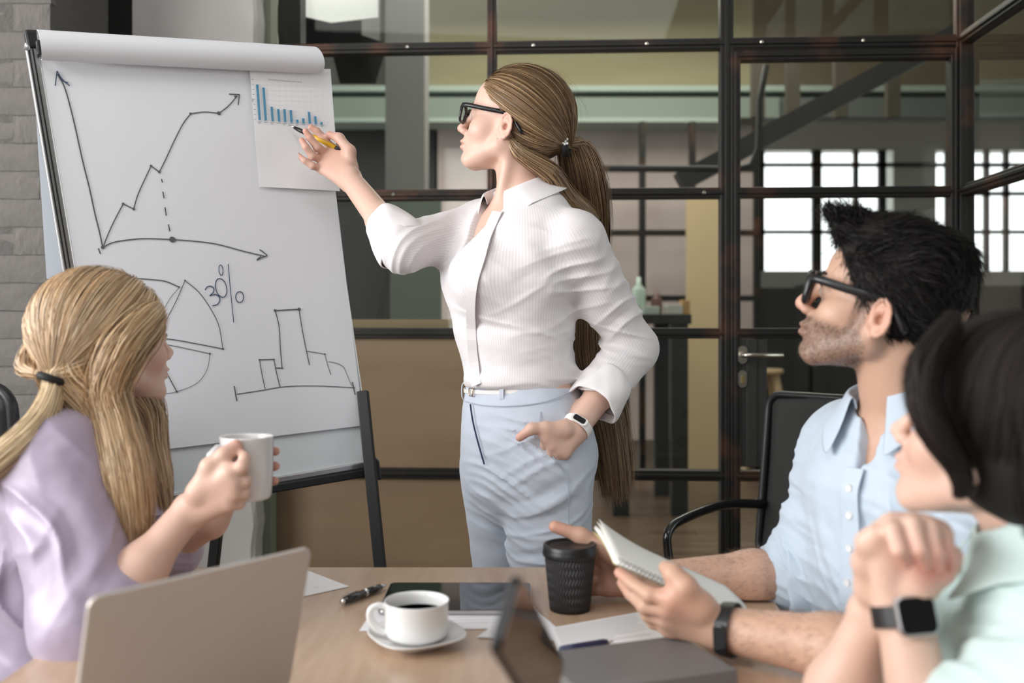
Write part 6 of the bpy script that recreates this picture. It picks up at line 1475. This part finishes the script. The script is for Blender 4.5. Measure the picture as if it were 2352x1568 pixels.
# dark hair combed down from a side parting
HN = [(.012, .009, .008), (.022, .016, .014), (.008, .006, .006), (.026, .019, .017)]
On = npv(nO); g = G(On-.19, On+.19, .003, far=.03); g.frame(nO, nf, .98)
g.ell((-.016, 0, .042), (.111, .088, .101), 0); g.ell((-.03, 0, -.01), (.092, .088, .08), .03)
g.cut((.096, 0, .028), (.66, 0, -.75), .008); g.cut((0, 0, -.058), (.2, 0, -1), .01)
for yy in (1, -1): g.ell((.002, .10*yy, -.035), (.020, .030, .030), .004, mode='s')
hv, hf_ = g.mesh(2); parts = [(hv, hf_, np.array((.012, .010, .009)))]
# strands: root along the parting, lying down the sides
N = 8000; a0 = rng.uniform(-1.15, 2.6, N); s_ = np.where(rng.random(N) < .8, 1, -1); K = 16; t = np.linspace(0, 1, K)[None]
th = .08+t*rng.uniform(1.35, 2.05, (N, 1)); ln = a0[:, None]*.75+t*.28
dx = np.cos(ln)*np.sin(th); dy = s_[:, None]*0; px_ = np.sin(th)*np.cos(ln); py_ = np.sin(th)*np.sin(ln)*np.where(s_ > 0, 1, -1)[:, None]; pz_ = np.cos(th)
lift_ = rng.uniform(.004, .014, (N, 1)); pl = np.stack([-.016+px_*(.110+lift_), py_*(.087+lift_), .042+pz_*(.100+lift_)], 2)
keep = (pl @ np.array((.66, 0, -.75))).max(1) < (.096*.66-.028*.75)+.008
pl = pl[keep]; pth = (pl.reshape(-1, 3)*.98 @ nf.T+On).reshape(pl.shape); parts.append(strand_mesh(pth, rng.uniform(.0005, .0009, len(pth)), palette(len(pth), rng, HN), '', None, None, cen=nO))
fr_l = [P(2190, 740, 1.01), P(2125, 840, .99), P(2124, 925, .98), P(2158, 1000, .975), P(2195, 1055, .973), P(2212, 1105, .975), P(2200, 1140, .985)]
pth = locks(fr_l, 1600, 18, [.010, .016, .016, .014, .010, .005], rng, clump=10, curl=.05, len_var=.15); parts.append(strand_mesh(pth, rng.uniform(.0006, .001, len(pth)), palette(len(pth), rng, HN), '', None, None))
bk_l = [Wn(-.06, .06, .06), Wn(-.085, .070, .0), Wn(-.088, .064, -.035), Wn(-.082, .055, -.062)]
pth = locks(bk_l, 2600, 14, [.03, .034, .028, .016], rng, clump=10, curl=.05, len_var=.2); parts.append(strand_mesh(pth, rng.uniform(.0006, .0011, len(pth)), palette(len(pth), rng, HN), '', None, None))
v2, f2, c2 = join(parts); npobj('hair', v2, f2, M_hairb, mw, col=c2)
# square smartwatch
aL = (alE-alW).normalized(); bcn = alW.copy(); x_ = aL.orthogonal().normalized(); y_ = aL.cross(x_); vs = []
for i in range(41):
    a = 2*math.pi*i/40
    for z, r in ((-.011, .0295), (.011, .0300), (.011, .0325), (-.011, .0320)): vs.append(bcn+aL*z+(x_*math.cos(a)+y_*math.sin(a))*r)
wt_ = B().add(vs, [(i*4+j, i*4+(j+1) % 4, i*4+4+(j+1) % 4, i*4+4+j) for i in range(40) for j in range(4)]).build('watch_strap', M_blk, mw, bevel=.001)
on = V(.02, -1, .05); on = (on-aL*on.dot(aL)).normalized(); sdv = aL.cross(on); cen = bcn+on*.0275
B().slab([cen+sdv*x+aL*y for x, y in rounded_rect(.042, .040, .009)], .0095, on).build('watch_case', M_silver, wt_, bevel=.002)
B().slab([cen+on*.0092+sdv*x+aL*y for x, y in rounded_rect(.037, .036, .008)], .0014, on).build('watch_screen', M_glassblk, wt_, bevel=.0005)
print('mint', time.time()-_t0)
